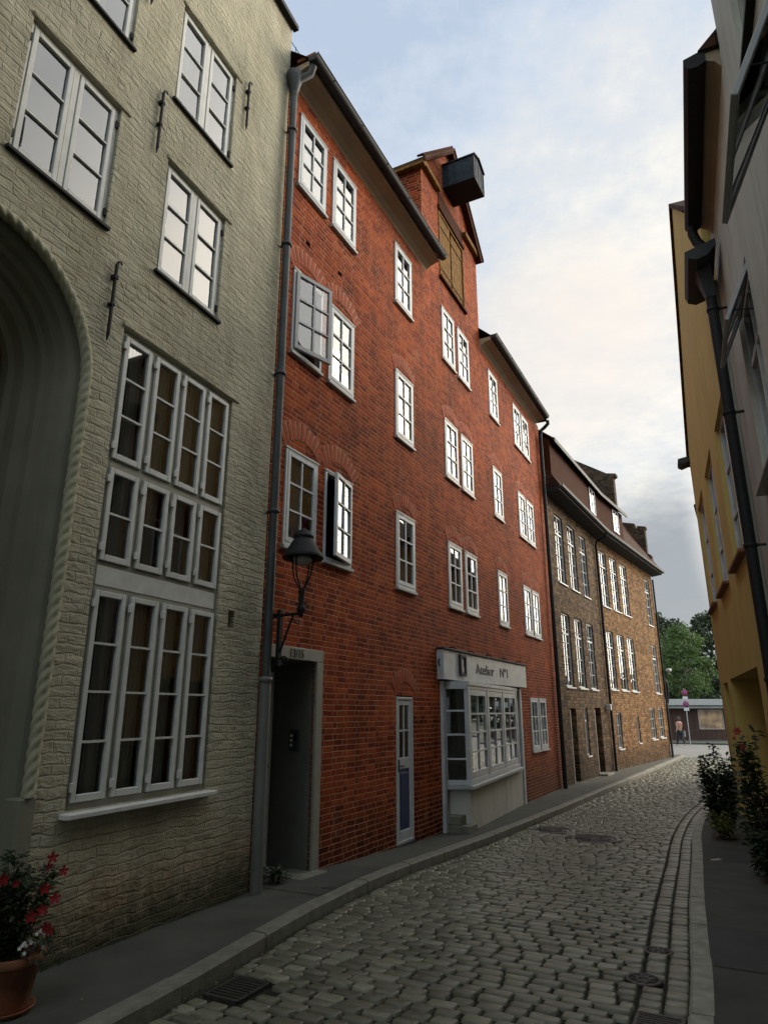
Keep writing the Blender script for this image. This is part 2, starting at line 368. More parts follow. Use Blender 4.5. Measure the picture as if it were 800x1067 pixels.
def leafmat(name, c, var=.35, tr=.25):
    m, nt, b = newmat(name); L = nt.links
    g = N(nt, 'ShaderNodeNewGeometry')
    f, _ = noise(nt, objvec(nt), .9, 3)
    r = g.outputs['Random Per Island']
    key = math_(nt, 'ADD', math_(nt, 'MULTIPLY', r, .6), math_(nt, 'MULTIPLY', f, .4))
    L.new(ramp(nt, key, [(.2, tuple(x*(1-var) for x in c)), (.8, tuple(x*(1+var) for x in c))]), b.inputs['Base Color'])
    b.inputs['Roughness'].default_value = .5
    out = nt.nodes['Material Output']; t = N(nt, 'ShaderNodeBsdfTranslucent'); t.inputs[0].default_value = (c[0]*1.6, c[1]*1.8, c[2], 1)
    mx = N(nt, 'ShaderNodeMixShader'); mx.inputs[0].default_value = tr
    L.new(b.outputs[0], mx.inputs[1]); L.new(t.outputs[0], mx.inputs[2]); L.new(mx.outputs[0], out.inputs[0]); return m
M['leaf_dark'] = leafmat('dark_leaves', (.028, .045, .018))
M['leaf_light'] = leafmat('light_leaves', (.065, .11, .032))
M['leaf_mid'] = leafmat('mid_green_leaves', (.05, .08, .028))
M['leaf_rose'] = leafmat('rose_leaves', (.025, .045, .018), .4, .15)
M['petal'] = simple('red_petals', (.26, .006, .012), .6, var=.25, scale=20)
M['petal_rose'] = simple('rose_petals', (.35, .05, .035), .6, var=.25, scale=20)
M['petal_white'] = simple('white_petals', (.6, .58, .52), .6, var=.1, scale=20)
M['leaf_yellow'] = leafmat('yellowish_leaves', (.13, .14, .03))

# ---------------------------------------------------------------- ground profile (the lane falls gently away)
SD = (sin(radians(27)), cos(radians(27)))
PS = [(-60, .3), (-12, .12), (0, .03), (4.3, -.05), (6.5, -.10), (8.6, -.20), (10.3, -.26), (14.5, -.34), (18, -.37), (24, -.40), (33, -.43), (50, -.60), (120, -.85), (700, -.85)]
def gz(x, y):
    s = x*SD[0] + y*SD[1]
    if s <= PS[0][0]: return PS[0][1]
    for (a, za), (b, zb) in zip(PS, PS[1:]):
        if s <= b: return za + (zb-za)*(s-a)/(b-a)
    return PS[-1][1]

def wallframe(px, py, az, left=True):
    """local X along the wall (left side: away from the camera, right side: towards it), local -Y out into the lane"""
    return (px, py, 0), radians(90-az if left else 270-az)
def W(px, py, az, u, off, z):
    a = radians(az); return Vector((px+sin(a)*u, py+cos(a)*u, z))

# key wall lines (metres; found from the photograph's perspective)
P1 = (.174, 9.5725); AZB = 26.7
PCx, PCy = -1.2278, 6.7855; AZG = 23.3
PEx, PEy = 4.6058, 18.3842; AZ1 = 29.9
PFx, PFy = PEx+6.02*sin(radians(AZ1)), PEy+6.02*cos(radians(AZ1)); AZ2 = 33.7

# ---------------------------------------------------------------- walls with openings
def wall_grid(mb, x0, x1, z0, z1, holes, y=0, depth=.14, mi=0):
    xs = sorted({x0, x1, *[h[0] for h in holes], *[h[1] for h in holes]}); zs = sorted({z0, z1, *[h[2] for h in holes], *[h[3] for h in holes]})
    xs = [x for x in xs if x0 <= x <= x1]; zs = [z for z in zs if z0 <= z <= z1]
    for i in range(len(xs)-1):
        for j in range(len(zs)-1):
            cx, cz = (xs[i]+xs[i+1])/2, (zs[j]+zs[j+1])/2
            if any(h[0] < cx < h[1] and h[2] < cz < h[3] for h in holes): continue
            mb.quad((xs[i], y, zs[j]), (xs[i+1], y, zs[j]), (xs[i+1], y, zs[j+1]), (xs[i], y, zs[j+1]), mi)
    for h in holes:
        a, b, c, d = h[:4]; D = h[4] if len(h) > 4 else depth
        mb.quad((a, y, c), (a, y, d), (a, y+D, d), (a, y+D, c), mi); mb.quad((b, y, c), (b, y+D, c), (b, y+D, d), (b, y, d), mi)
        mb.quad((a, y, d), (b, y, d), (b, y+D, d), (a, y+D, d), mi); mb.quad((a, y, c), (a, y+D, c), (b, y+D, c), (b, y, c), mi)

def ring(mb, x0, x1, z0, z1, t, y0, y1, bev=.004, tb=None):
    tb = t if tb is None else tb
    mb.box(x0, x0+t, y0, y1, z0, z1, bev); mb.box(x1-t, x1, y0, y1, z0, z1, bev)
    mb.box(x0+t, x1-t, y0, y1, z1-t, z1, bev); mb.box(x0+t, x1-t, y0, y1, z0, z0+tb, bev)
def panes(mb, xs, zs, y, tilt=.008):
    for i in range(len(xs)-1):
        for j in range(len(zs)-1):
            a, b, c, d = xs[i]+.002, xs[i+1]-.002, zs[j]+.002, zs[j+1]-.002
            t1, t2 = rnd.uniform(-tilt, tilt)*(b-a), rnd.uniform(-tilt, tilt)*(d-c)
            mb.quad((a, y-t1-t2, c), (b, y+t1-t2, c), (b, y+t1+t2, d), (a, y-t1+t2, d))

def sash_parts(w, h, nx, nz, t=.055, bar=.020, y0=-.012, y1=.028):
    s = MB(); ring(s, -w/2, w/2, 0, h, t, y0, y1, .004, t*1.15)
    xs = [-w/2+t + (w-2*t)*i/nx for i in range(nx+1)]; z0 = t*1.15; zs = [z0+(h-t-z0)*i/nz for i in range(nz+1)]
    for x in xs[1:-1]: s.box(x-bar/2, x+bar/2, y0+.006, y1-.006, z0, h-t)
    for z in zs[1:-1]: s.box(-w/2+t, w/2-t, y0+.004, y1-.008, z-bar/2, z+bar/2)
    p = MB(); panes(p, xs, zs, (y0+y1)/2+.004)
    return s, p

# ======================================================= GREY PAINTED HOUSE (left foreground)
loc, rz = wallframe(PCx, PCy, AZG)
grey = empty('painted_brick_house', loc, rz, 'olive-grey painted brick house with arched portal and tall multi-casement window, left foreground', 'house')
gA, gB = (-3.37, -2.50, 5.30, 6.48), (-1.93, -1.05, 7.19, 8.39)
gC, gD = (-1.92, -1.05, 5.29, 6.48), (-3.37, -2.48, 7.19, 8.40)
big = (-2.19, -.72, .96, 4.57)
ARC, ARR, ARZ = -3.35, .90, 3.93       # portal arch: centre, radius, springing height
holes = [(*gA, .10), (*gB, .10), (*gC, .10), (*gD, .10), (*big, .10), (-.56, -.46, 2.34, 2.5, .2),
         (-5.3, -4.5, 5.30, 6.48, .1), (-5.3, -4.5, 7.19, 8.40, .1), (-6.9, -5.9, 1.0, 3.6, .1)][:8]
mb = MB()
portal = (ARC-ARR, ARC+ARR, -.3, ARZ+ARR+.06, 0)
wall_grid(mb, -18, .0, -.3, 10.36, holes+[portal])
seg = 28; top = ARZ+ARR+.06
arc = [(ARC+ARR*cos(pi*i/seg), ARZ+ARR*sin(pi*i/seg)) for i in range(seg+1)]
for (xa, za), (xb, zb) in zip(arc, arc[1:]): mb.quad((xa, 0, za), (xa, 0, top), (xb, 0, top), (xb, 0, zb))
# gable end towards the lower red house, and its back
mb.quad((0, 0, -.3), (0, 8, -.3), (0, 8, 10.36), (0, 0, 10.36)); mb.quad((-18, 0, -.3), (-18, 8, -.3), (-18, 8, 10.36), (-18, 0, 10.36))
mb.build('wall', M['grey'], grey)
mb = MB(); mb.quad((-18, .55, -.3), (0, .55, -.3), (0, .55, 10.36), (-18, .55, 10.36)); mb.build('room_lining', M['interior'], grey)
mb = MB(); mb.box(-18.1, .02, -.03, 8, 10.36, 10.42); mb.prism_x([(-.04, 10.42), (4, 14.5), (8, 10.42)], -18.1, .02); mb.build('roof', M['tile'], grey)
mb = MB(); mb.box(-18.1, .04, -.08, -.004, 10.33, 10.40); mb.build('eaves_board', M['dark'], grey)
# segmental relieving arches swell slightly out of the plaster above the windows
for (x0, x1, z0, z1) in (gA, gB, gC, gD, big):
    mb = MB(); cx = (x0+x1)/2; w = (x1-x0)/2+.10
    n = 14; R = w*1.25; a0 = math.asin(w/R); zc = z1+.10-R*cos(a0)
    for i in range(n):
        a = -a0+2*a0*(i+.5)/n
        Mx = Matrix.Translation((cx+(R+.09)*sin(a), 0, zc+(R+.09)*cos(a))) @ Matrix.Rotation(a, 4, 'Y')
        mb.box(-.033, .033, -.003, .03, -.085, .085, .003, Mx)
    mb.build('relieving_arch', M['grey'], grey)
    mb = MB(); mb.box(x0-.02, x1+.10, -.018, .02, z1+.005, z1+.05, .01); mb.build('lintel', M['grey'], grey)

def grey_window(x0, x1, z0, z1):
    w = x1-x0; f = MB(); y0, y1 = .03, .09
    ring(f, 0, w, 0, z1-z0, .035, y0, y1, .004); f.box(w/2-.028, w/2+.028, y0, y1, .035, z1-z0-.035, .004)
    fr = f.build('window', M['offwhite'], grey, (x0, 0, z0))
    sd = MB(); sd.box(-.03, w+.02, -.035, .05, -.035, -.004, .004); sd.build('sill', M['dark'], fr)
    for k in range(2):
        cw = (w-.035*2-.056)/2; cx = .035+cw/2 + k*(cw+.056)
        s, p = sash_parts(cw-.006, z1-z0-.076, 1, 3, t=.042, bar=.014)
        s.build('casement', M['offwhite'], fr, (cx, .035, .038)); p.build('pane', M['glass'], fr, (cx, .035, .038))
    if (x0, z0) not in ((gB[0], gB[2]), (gD[0], gD[2])): curt = False
    else: curt = True
    cu = MB()
    n = 40
    for k, (a, b) in enumerate(((.06, w*.42), (w*.55, w-.2))):
        vs = []
        for i in range(n+1):
            x = a+(b-a)*i/n; y = .17+.02*sin(i*1.3+k); vs += [(x, y, .02), (x, y, z1-z0-.03)]
        cu.add(vs, [(2*i, 2*i+2, 2*i+3, 2*i+1) for i in range(n)], True)
    if curt: cu.build('curtain', M['netting'], fr)
    for xx in (.012, w-.012):
        for zz in (.14, z1-z0-.16):
            hg = MB(); hg.box(xx-.012, xx+.012, .012, .03, zz-.035, zz+.035, .003); hg.build('hinge', M['iron'], fr)
for g in (gA, gB, gC, gD, (-5.3, -4.5, 5.30, 6.48), (-5.3, -4.5, 7.19, 8.40)): grey_window(*g)

def big_window():
    x0, x1, z0, z1 = big; w = x1-x0; H = z1-z0; f = MB(); y0, y1 = .025, .095
    t = .04
    f.box(0, t, y0, y1, 0, H, .004); f.box(w-t, w, y0, y1, 0, H, .004)
    rows = [(.045, 1.485, 4), (1.70, 2.43, 2), (2.50, 3.56, 3)]
    for a, b in ((0, .045), (1.485, 1.52), (1.665, 1.70), (2.43, 2.50), (3.56, H)): f.box(t, w-t, y0, y1, a, b, .003)
    cw = (w-2*t-3*.045)/4
    for k in range(3):
        x = t+cw*(k+1)+.045*k
        for a, b, _ in rows: f.box(x, x+.045, y0, y1, a, b, .003)
    fr = f.build('window', M['greyframe'], grey, (x0, 0, z0))
    pb = MB(); pb.box(t, w-t, y0-.006, y1-.01, 1.52, 1.665, .003); pb.build('band_board', M['offwhite'], fr)
    sd = MB(); sd.box(-.04, w+.05, -.09, .06, -.045, -.008, .006); sd.build('sill', M['offwhite'], fr)
    for a, b, nz in rows:
        for k in range(4):
            cx = t+cw/2+k*(cw+.045)
            s, p = sash_parts(cw-.008, b-a-.006, 1, nz, t=.042, bar=.016, y0=-.018, y1=.024)
            s.build('casement', M['offwhite'], fr, (cx, y0-.004, a+.003)); p.build('pane', M['glass'], fr, (cx, y0-.004, a+.003))
            for zz in (a+.1, b-.1):
                hg = MB(); hg.box(cx-cw/2-.02, cx-cw/2+.012, y0-.034, y0-.012, zz-.03, zz+.03, .003); hg.build('hinge', M['offwhite'], fr)
    cu = MB()
    for a, b, nz in rows:
        for k in range(4):
            cx = t+cw/2+k*(cw+.045); xa, xb = cx+cw*.05, cx+cw*.46; n = 16; vs = []
            for i in range(n+1):
                x = xa+(xb-xa)*i/n; y = .12+.015*sin(i*1.1+k*2); vs += [(x, y, a), (x, y, b)]
            cu.add(vs, [(2*i, 2*i+2, 2*i+3, 2*i+1) for i in range(n)], True)
    cu.build('curtain', M['curtain'], fr)
big_window()
# portal: rope-twist brick roll and stepped reveals, dark door at the back
def arch_path(r, zb, n=44):
    pts = [(ARC+r, zb+(ARZ-zb)*i/14) for i in range(14)]
    pts += [(ARC+r*cos(pi*i/n), ARZ+r*sin(pi*i/n)) for i in range(n+1)]
    pts += [(ARC-r, ARZ-(ARZ-zb)*(i+1)/14) for i in range(14)]
    return pts
prof = [(.90, .0), (.885, .07), (.84, .09), (.80, .12), (.79, .17), (.75, .19), (.735, .25), (.70, .27), (.69, .32), (.62, .35), (.60, .42), (.56, .44), (.55, .52)]
mb = MB(); rows_ = [[(x, y, z) for x, z in arch_path(r, -.3)] for r, y in prof]
m_ = len(rows_[0]); vs = [p for r in rows_ for p in r]
mb.add(vs, [(i*m_+j, i*m_+j+1, (i+1)*m_+j+1, (i+1)*m_+j) for i in range(len(prof)-1) for j in range(m_-1)], False)
arw = mb.build('portal_reveal', M['greyplaster'], grey)
mb = MB(); path = arch_path(.872, 1.08, 90); dense = []
for (xa, za), (xb, zb) in zip(path, path[1:]):
    L_ = max(1, int(sqrt((xb-xa)**2+(zb-za)**2)/.008))
    dense += [(xa+(xb-xa)*i/L_, za+(zb-za)*i/L_) for i in range(L_)]
nr = 18; vs = []; sacc = 0; pv = dense[0]
for i, (x, z) in enumerate(dense):
    q = dense[min(i+1, len(dense)-1)]; p0 = dense[max(i-1, 0)]; tx, tz = q[0]-p0[0], q[1]-p0[1]; l = sqrt(tx*tx+tz*tz) or 1; tx /= l; tz /= l
    sacc += sqrt((x-pv[0])**2+(z-pv[1])**2); pv = (x, z)
    for k in range(nr):
        th = 2*pi*k/nr; rr = .035*(.86+.42*abs(sin(1.5*th+sacc*38))**.7)
        vs.append((x + (-tz)*rr*cos(th), -.002+.03 + rr*sin(th)-.02, z + tx*rr*cos(th)))
mb.add(vs, [(i*nr+k, i*nr+(k+1) % nr, (i+1)*nr+(k+1) % nr, (i+1)*nr+k) for i in range(len(dense)-1) for k in range(nr)], True)
mb.build('rope_moulding', M['greypaint'], grey)
for sx in (1, -1):
    mb = MB(); mb.box(ARC+sx*.93, ARC+sx*.80, -.012, .2, -.3, 1.08, .012); mb.build('portal_plinth', M['greyplaster'], grey)
mb = MB(); mb.quad((ARC-.6, .52, -.3), (ARC+.6, .52, -.3), (ARC+.6, .52, 4.6), (ARC-.6, .52, 4.6))
for k in range(7): mb.box(ARC-.54+k*.155, ARC-.40+k*.155, .49, .515, .05, 4.4, .006)
mb.build('portal_door', M['wood'], grey)
# forged wall anchors
for ax, zt in ((-2.37, 5.02), (-2.10, 7.11-.05), (-.86, 8.83-.35), (-2.37, 8.5)):
    a = MB(); h = .62 if ax < -1 else .6
    a.box(-.011, .011, -.045, -.02, -h, 0, .004)
    a.tube([(0, -.03, 0), (.01, -.035, .035), (.035, -.035, .05), (.05, -.035, .03)], [.012, .012, .010, .006], 6)
    a.tube([(0, -.03, -h), (-.004, -.03, -h-.06)], [.014, .004], 6)
    a.box(-.02, .02, -.05, .01, -.13, -.09, .004); a.box(-.018, .018, -.05, .01, -h*.6, -h*.6+.03, .004)
    a.build('wall_anchor', M['iron'], grey, (ax, 0, zt))

# ======================================================= RED BRICK WAREHOUSE
loc, rz = wallframe(P1[0], P1[1], AZB)
red = empty('red_brick_warehouse', loc, rz, 'long red brick warehouse with small white windows and a gable carrying a hoist box', 'house')
UL, UR = -3.10, 9.66
WW, WH = .66, 1.13
cols_all = [-2.52, -1.68, .32, 2.40, 3.25, 5.25, 7.24, 8.02]
rowsz = [3.32, 5.67, 8.05]
wins = [(u, z) for z in rowsz for u in cols_all]
hs = [(u-WW/2, u+WW/2, z, z+WH, .12) for u, z in wins]
small = [(7.26, .74), (8.02, .74)]
hs += [(u-.33, u+.33, z, z+1.13, .12) for u, z in small]
door_o = (-2.97, -2.10, -.5, 2.12, .56); blue_o = (-.03, .53, -.5, 1.80, .10); shop_o = (1.66, 5.98, -.5, 2.05, .5); hatch_o = (2.06, 3.48, 9.86, 11.40, .12)
mb = MB(); allh = hs+[door_o, blue_o, shop_o]
wall_grid(mb, UL, UR, -.5, 9.60, allh)
# gable wall of the hoist bay
GL, GR, GE, GP, GPu = 1.20, 4.42, 11.86, 13.45, 2.80
wall_grid(mb, GL, GR, 9.60, 11.86, [(hatch_o[0], hatch_o[1], 9.86, 11.42, .14)])
mb.add([(GL, 0, GE), (GR, 0, GE), (GPu, 0, GP)], [(0, 1, 2)])
for u in (GL, GR): mb.quad((u, 0, 9.60), (u, 4.5, 9.60), (u, 4.5, GE), (u, 0, GE))
mb.quad((UL, 0, -.5), (UL, 9, -.5), (UL, 9, 9.6), (UL, 0, 9.6)); mb.quad((UR, 0, -.5), (UR, 9, -.5), (UR, 9, 9.6), (UR, 0, 9.6))
for u in (UR,): mb.add([(u, 0, 9.6), (u, 9, 9.6), (u, 4.5, 13.9)], [(0, 1, 2)])
mb.build('wall', M['brick'], red)
# put-log holes: near-black blocks, the shade inside put in as colour
for u, z in ((-2.95, 8.05), (-2.55, 7.35), (-1.75, 7.42)): mb = MB(); mb.box(u-.045, u+.045, -.002, .03, z-.03, z+.03); mb.build('putlog_hole', M['black'], red)
mb = MB()
mb.quad((UL, .62, 2.3), (UR, .62, 2.3), (UR, .62, 9.6), (UL, .62, 9.6)); mb.quad((6.2, .62, -.5), (UR, .62, -.5), (UR, .62, 2.3), (6.2, .62, 2.3))
mb.quad((UL, .14, 2.3), (UR, .14, 2.3), (UR, .62, 2.3), (UL, .62, 2.3))
for u in (-3.0, -1.2, -.6, 1.3, 1.6, 4.2, 6.2): mb.quad((u, .14, 2.3), (u, .62, 2.3), (u, .62, 9.6), (u, .14, 9.6))
mb.build('room_lining', M['interior'], red)

def red_window(u, z, w=WW, h=WH, opened=None, ang=0, mat='white', curtain=False):
    f = MB(); ring(f, -w/2, w/2, 0, h, .038, -.022, .06, .004); f.box(-w/2-.012, w/2+.012, -.03, -.006, h-.016, h+.006, .003)
    fr = f.build('window', M[mat], red, (u, 0, z))
    sd = MB(); sd.box(-w/2-.02, w/2+.02, -.05, .03, -.05, -.006, .006); sd.build('sill', M['greywood'], fr)
    s, p = sash_parts(w-.08, h-.08, 2, 3, t=.052, bar=.022, y0=-.026, y1=.012)
    if opened:
        # swing about a vertical edge
        sx = -1 if opened == 'left' else 1
        hx = sx*(w-.08)/2; a = -ang if opened == 'left' else ang
        Mx = Matrix.Translation((hx, -.02, 0)) @ Matrix.Rotation(radians(a), 4, 'Z') @ Matrix.Translation((-hx, 0, 0))
        s.v = [tuple(Mx @ Vector(v)) for v in s.v]; p.v = [tuple(Mx @ Vector(v)) for v in p.v]
    so = s.build('sash', M[mat if not opened else ('greywood' if opened == 'left' else 'white')], fr, (0, 0, .04)); p.build('pane', M['glass'], fr, (0, 0, .04))
    if opened: so['label'] = 'sash swung open'
    if curtain:
        cu = MB(); vs = []; n = 24
        for i in range(n+1):
            x = -w/2+.05+(w-.1)*i/n; y = .15+.012*sin(i*1.4); vs += [(x, y, .05), (x, y, h-.05)]
        cu.add(vs, [(2*i, 2*i+2, 2*i+3, 2*i+1) for i in range(n)], True); cu.build('curtain', M['netting'], fr)
    return fr
for u, z in wins:
    j = rnd.uniform(-.012, .012)
    if (u, z) == (-2.52, 5.67): red_window(u, z, opened='left', ang=16)
    elif (u, z) == (-1.68, 3.32): red_window(u, z, opened='right', ang=11, mat='white')
    else: red_window(u, z, curtain=rnd.random() < .55)
for u, z in small: red_window(u, z, mat='white', curtain=True)

def soldier_arch(u, zt, w, rise=.10, L_=.20, base=.06, mats=None):
    mb = MB(); hw = w/2+.03; R = (hw*hw+rise*rise)/(2*rise); a0 = math.asin(min(1, hw/R)); zc = zt+base+rise-R
    n = max(7, int(round(2*a0*R/.072)))
    for i in range(n):
        a = -a0+2*a0*(i+.5)/n; l = L_*rnd.uniform(.97, 1.03)
        Mx = Matrix.Translation((u+(R+l/2)*sin(a), 0, zc+(R+l/2)*cos(a))) @ Matrix.Rotation(a, 4, 'Y')
        hwid = (a0*(R)/n)*.90
        mb.box(-hwid, hwid, -.008+rnd.uniform(-.002, .002), .02, -l/2, l/2, .004, Mx)
    bk = []
    for i in range(n+1):
        a = -a0+2*a0*i/n; bk += [(u+(R-.004)*sin(a), -.003, zc+(R-.004)*cos(a)), (u+(R+L_+.006)*sin(a), -.003, zc+(R+L_+.006)*cos(a))]
    mb.add(bk, [(2*i, 2*i+2, 2*i+3, 2*i+1) for i in range(n)], mi=1)
    mb.build('brick_arch', [M['arch'], M['mortar']], red)
for z in (3.32, 5.67):
    for u in cols_all: soldier_arch(u, z+WH, WW, rise=.15 if u < 0 else .12, L_=.22 if u < 0 else .18, base=.02)
soldier_arch(.25, 1.80, .56, rise=.14, L_=.17, base=.05)

# cornices: plaster cove, gutter, roof; the wide gap is the hoist gable
for a, b, nm in ((UL+.02, 1.36, 0), (4.42, 9.30, 1)):
    mb = MB(); pr = [(0.002, 9.50), (-.02, 9.53), (-.10, 9.58), (-.20, 9.61), (-.27, 9.62), (-.27, 9.70), (.002, 9.70)]
    mb.prism_x(pr, a, b); mb.build('cornice', M['cove'], red)
    g = MB(); rad = .075; vs = []; n = 10
    for i in range(n+1):
        t = pi+pi*i/n; vs += [(a-.03, -.345+rad*cos(t), 9.72+rad*sin(t)), (b+.04, -.345+rad*cos(t), 9.72+rad*sin(t))]
    g.add(vs, [(2*i, 2*i+1, 2*i+3, 2*i+2) for i in range(n)], True)
    g.tube([(a-.03, -.345-rad, 9.725), (b+.04, -.345-rad, 9.725)], .011, 6)
    for xx in (a-.03, b+.04): g.add([(xx, -.345+rad*cos(pi+pi*i/n), 9.72+rad*sin(pi+pi*i/n)) for i in range(n+1)], [tuple(range(n+1))])
    x = a+.4
    while x < b: g.tube([(x, -.26, 9.70), (x, -.345, 9.635), (x, -.425, 9.70)], .008, 5); x += .8
    g.build('gutter', M['zinc_dark'], red)
mb = MB()
for a, b in ((UL, 1.20), (4.42, UR)):
    mb.quad((a, -.30, 9.71), (b, -.30, 9.71), (b, 4.5, 14.2), (a, 4.5, 14.2)); mb.quad((a, -.30, 9.71), (b, -.30, 9.71), (b, .05, 9.71), (a, .05, 9.71))
mb.quad((1.2, 2.2, 12.05), (4.42, 2.2, 12.05), (4.42, 4.5, 14.2), (1.2, 4.5, 14.2))
mb.quad((UL, 9.3, 9.71), (UR, 9.3, 9.71), (UR, 4.5, 14.2), (UL, 4.5, 14.2))
mb.build('roof', M['tile'], red)
# gable roof of the hoist bay
mb = MB()
for sx, ue in ((-1, GL), (1, GR)):
    ov = .14*sx
    p0 = (GPu, GP+.06); p1 = (ue+ov, GE-.08)
    for t0, t1 in ((0, .07),):
        mb.add([(p0[0], -.16, p0[1]), (p1[0], -.16, p1[1]), (p1[0], 4.2, p1[1]), (p0[0], 4.2, p0[1]),
                (p0[0], -.16, p0[1]+t1), (p1[0], -.16, p1[1]+t1), (p1[0], 4.2, p1[1]+t1), (p0[0], 4.2, p0[1]+t1)],
               [(0, 1, 2, 3), (4, 7, 6, 5), (0, 4, 5, 1), (1, 5, 6, 2), (0, 3, 7, 4)])
mb.build('gable_roof', M['tile'], red)
mb = MB()
for sx, ue in ((-1, GL), (1, GR)):
    d = Vector((ue-GPu, 0, GE-GP)); l = d.length; a = atan2(-d.z, d.x)
    Mx = Matrix.Translation((GPu, 0, GP+.03)) @ Matrix.Rotation(a, 4, 'Y')
    mb.box(0, l+.14, -.14, -.11, -.13, .02, .005, Mx); mb.box(0, l+.14, -.11, -.004, -.13, -.09, 0, Mx)
mb.build('verge_board', M['boards'], red)
mb = MB(); mb.box(GL-.02, 2.02, -.10, -.004, 11.80, 11.92, .01); mb.box(3.50, GR+.06, -.10, -.004, 11.80, 11.92, .01); mb.box(GL-.14, GL-.002, -.12, 3.6, 11.72, 11.84, .01)
mb.build('gable_cornice', M['wood'], red)
# loading hatch
mb = MB(); u0, u1, z0, z1 = 2.06, 3.48, 9.86, 11.42
ring(mb, u0, u1, z0, z1, .05, -.02, .08, .006); hf = mb.build('loading_hatch', M['wood'], red)
for k, (a, b) in enumerate(((u0+.05, 2.70), (2.80, u1-.05))):
    mb = MB(); n = 4
    for i in range(n): mb.box(a+(b-a)*i/n+.003, a+(b-a)*(i+1)/n-.003, .0 + .012*k, .035+.012*k, z0+.05, z1-.05, .004)
    mb.box(a+.02, b-.02, -.015+.012*k, .0+.012*k, z0+.22, z0+.27); mb.box(a+.02, b-.02, -.015+.012*k, 0+.012*k, z1-.34, z1-.29)
    mb.build('hatch_leaf', M['wood'], hf)
mb = MB(); mb.box(u0-.03, u1+.03, -.05, -.003, 11.44, 11.54, .008); mb.box(u0, u1, -.012, -.003, 11.54, 11.90); mb.build('hatch_lintel', M['boards'], red)
mb = MB(); mb.box(u0-.04, u1+.04, -.06, .02, z0-.06, z0-.003, .008); mb.build('hatch_sill', M['boards'], red)
# hoist housing
mb = MB(); a, b, z0, z1, D = 2.38, 3.00, 12.23, 12.82, .70
mb.prism([(a, z0), (b, z0), (b, z1-.04), ((a+b)/2, z1+.08), (a, z1-.04)], -D, .0)
mb.build('hoist_housing', M['slate'], red)
for k in range(4):
    mb = MB(); y = -D+.10+.16*k; mb.box(a-.008, a-.001, y-.012, y+.012, z0, z1-.05); mb.build('batten', M['dark'], red)
for k in range(3):
    mb = MB(); x = a+.12+.19*k; mb.box(x-.010, x+.010, -D-.008, -D-.001, z0+.01, z1-.05); mb.build('batten', M['dark'], red)
mb = MB()
for sx, ue in ((-1, a-.03), (1, b+.03)):
    m_x = (a+b)/2
    mb.add([(m_x, -D-.04, z1+.10), (ue, -D-.04, z1-.03), (ue, .0, z1-.03), (m_x, .0, z1+.10), (m_x, -D-.04, z1+.125), (ue, -D-.04, z1-.005), (ue, 0, z1-.005), (m_x, 0, z1+.125)],
           [(0, 1, 2, 3), (4, 7, 6, 5), (0, 4, 5, 1), (1, 5, 6, 2)])
for uu in (a-.004, b+.004): mb.box(uu-.012, uu+.012, -D-.015, -D+.015, z0, z1-.05)
mb.box(a-.01, b+.01, -D-.012, .0, z0-.02, z0-.003)
mb.build('housing_cover', M['dark'], red)
# snow guard / finial wires on the left end of the roof
mb = MB()
for i in range(5): mb.tube([(UL+.1+.12*i, .1, 9.95), (UL+.1+.12*i, .1, 10.35)], .005, 5)
mb.tube([(UL+.05, .1, 10.33), (UL+.65, .1, 10.33)], .005, 5); mb.build('snow_guard', M['iron'], red)
mb = MB(); mb.box(UL+.05, UL+.45, -.34, -.05, 9.80, 9.86, .01); mb.build('ridge_tile', M['terracotta'], red)
# downpipe at the joint with the grey house: hopper, zinc stack, painted lower length
mb = MB(); X = -3.13
mb.tube([(X, -.09, 9.22), (X, -.09, 1.86)], .046, 14)
mb.tube([(X+.10, -.30, 9.64), (X+.10, -.26, 9.52), (X+.03, -.16, 9.42), (X, -.09, 9.30), (X, -.09, 9.15)], .05, 12)
mb.lathe([(.052, 0), (.075, .10), (.105, .22), (.11, .3), (.0, .3)], 14, (X, -.09, 9.2))
for z in (8.6, 6.9, 5.2, 3.6): mb.lathe([(.054, -.02), (.062, -.018), (.062, .018), (.054, .02)], 14, (X, -.09, z)); mb.box(X-.012, X+.012, -.09, 0, z-.012, z+.012)
mb.build('downpipe', M['zinc'], red)
mb = MB(); mb.tube([(X, -.09, 1.90), (X, -.09, -.03)], .056, 16); mb.lathe([(.0, .0), (.066, .0), (.068, .05), (.056, .055)], 16, (X, -.09, 1.86)); mb.build('lower_downpipe', M['clay'], red)
mb = MB(); X = 9.40
mb.tube([(X+.06, -.33, 9.66), (X+.10, -.33, 9.56), (X+.10, -.22, 9.46), (X+.06, -.12, 9.36), (X+.04, -.10, 9.2), (X+.10, -.10, -.28)], .052, 12)
for z in (8.0, 5.5, 3.2, 1.2): mb.lathe([(.054, -.02), (.062, -.018), (.062, .018), (.054, .02)], 12, (X+.08, -.10, z))
mb.build('downpipe', M['dark'], red)

# arched-over entrance 13/15
mb = MB(); a, b, zt = -2.97, -2.10, 2.12
mb.box(a-.09, b+.13, -.03, .03, zt, zt+.13, .006); mb.box(b, b+.13, -.03, .03, -.1, zt-.001, .006); mb.box(a-.07, a, -.03, .03, -.1, zt-.001, .006)
ent = mb.build('entrance_surround', M['greyframe'], red)
mb = MB(); mb.quad((a+.003, .03, -.1), (a+.003, .55, -.1), (a+.003, .55, zt), (a+.003, .03, zt)); mb.quad((b-.003, .03, -.1), (b-.003, .55, -.1), (b-.003, .55, zt), (b-.003, .03, zt))
mb.quad((a, .03, zt-.003), (b, .03, zt-.003), (b, .55, zt-.003), (a, .55, zt-.003)); mb.quad((a, .551, -.1), (b, .551, -.1), (b, .551, zt), (a, .551, zt))
mb.build('entrance_lining', simple('entrance_grey_plaster', (.13, .135, .12), .8, var=.15, scale=4, bump=.2), red)
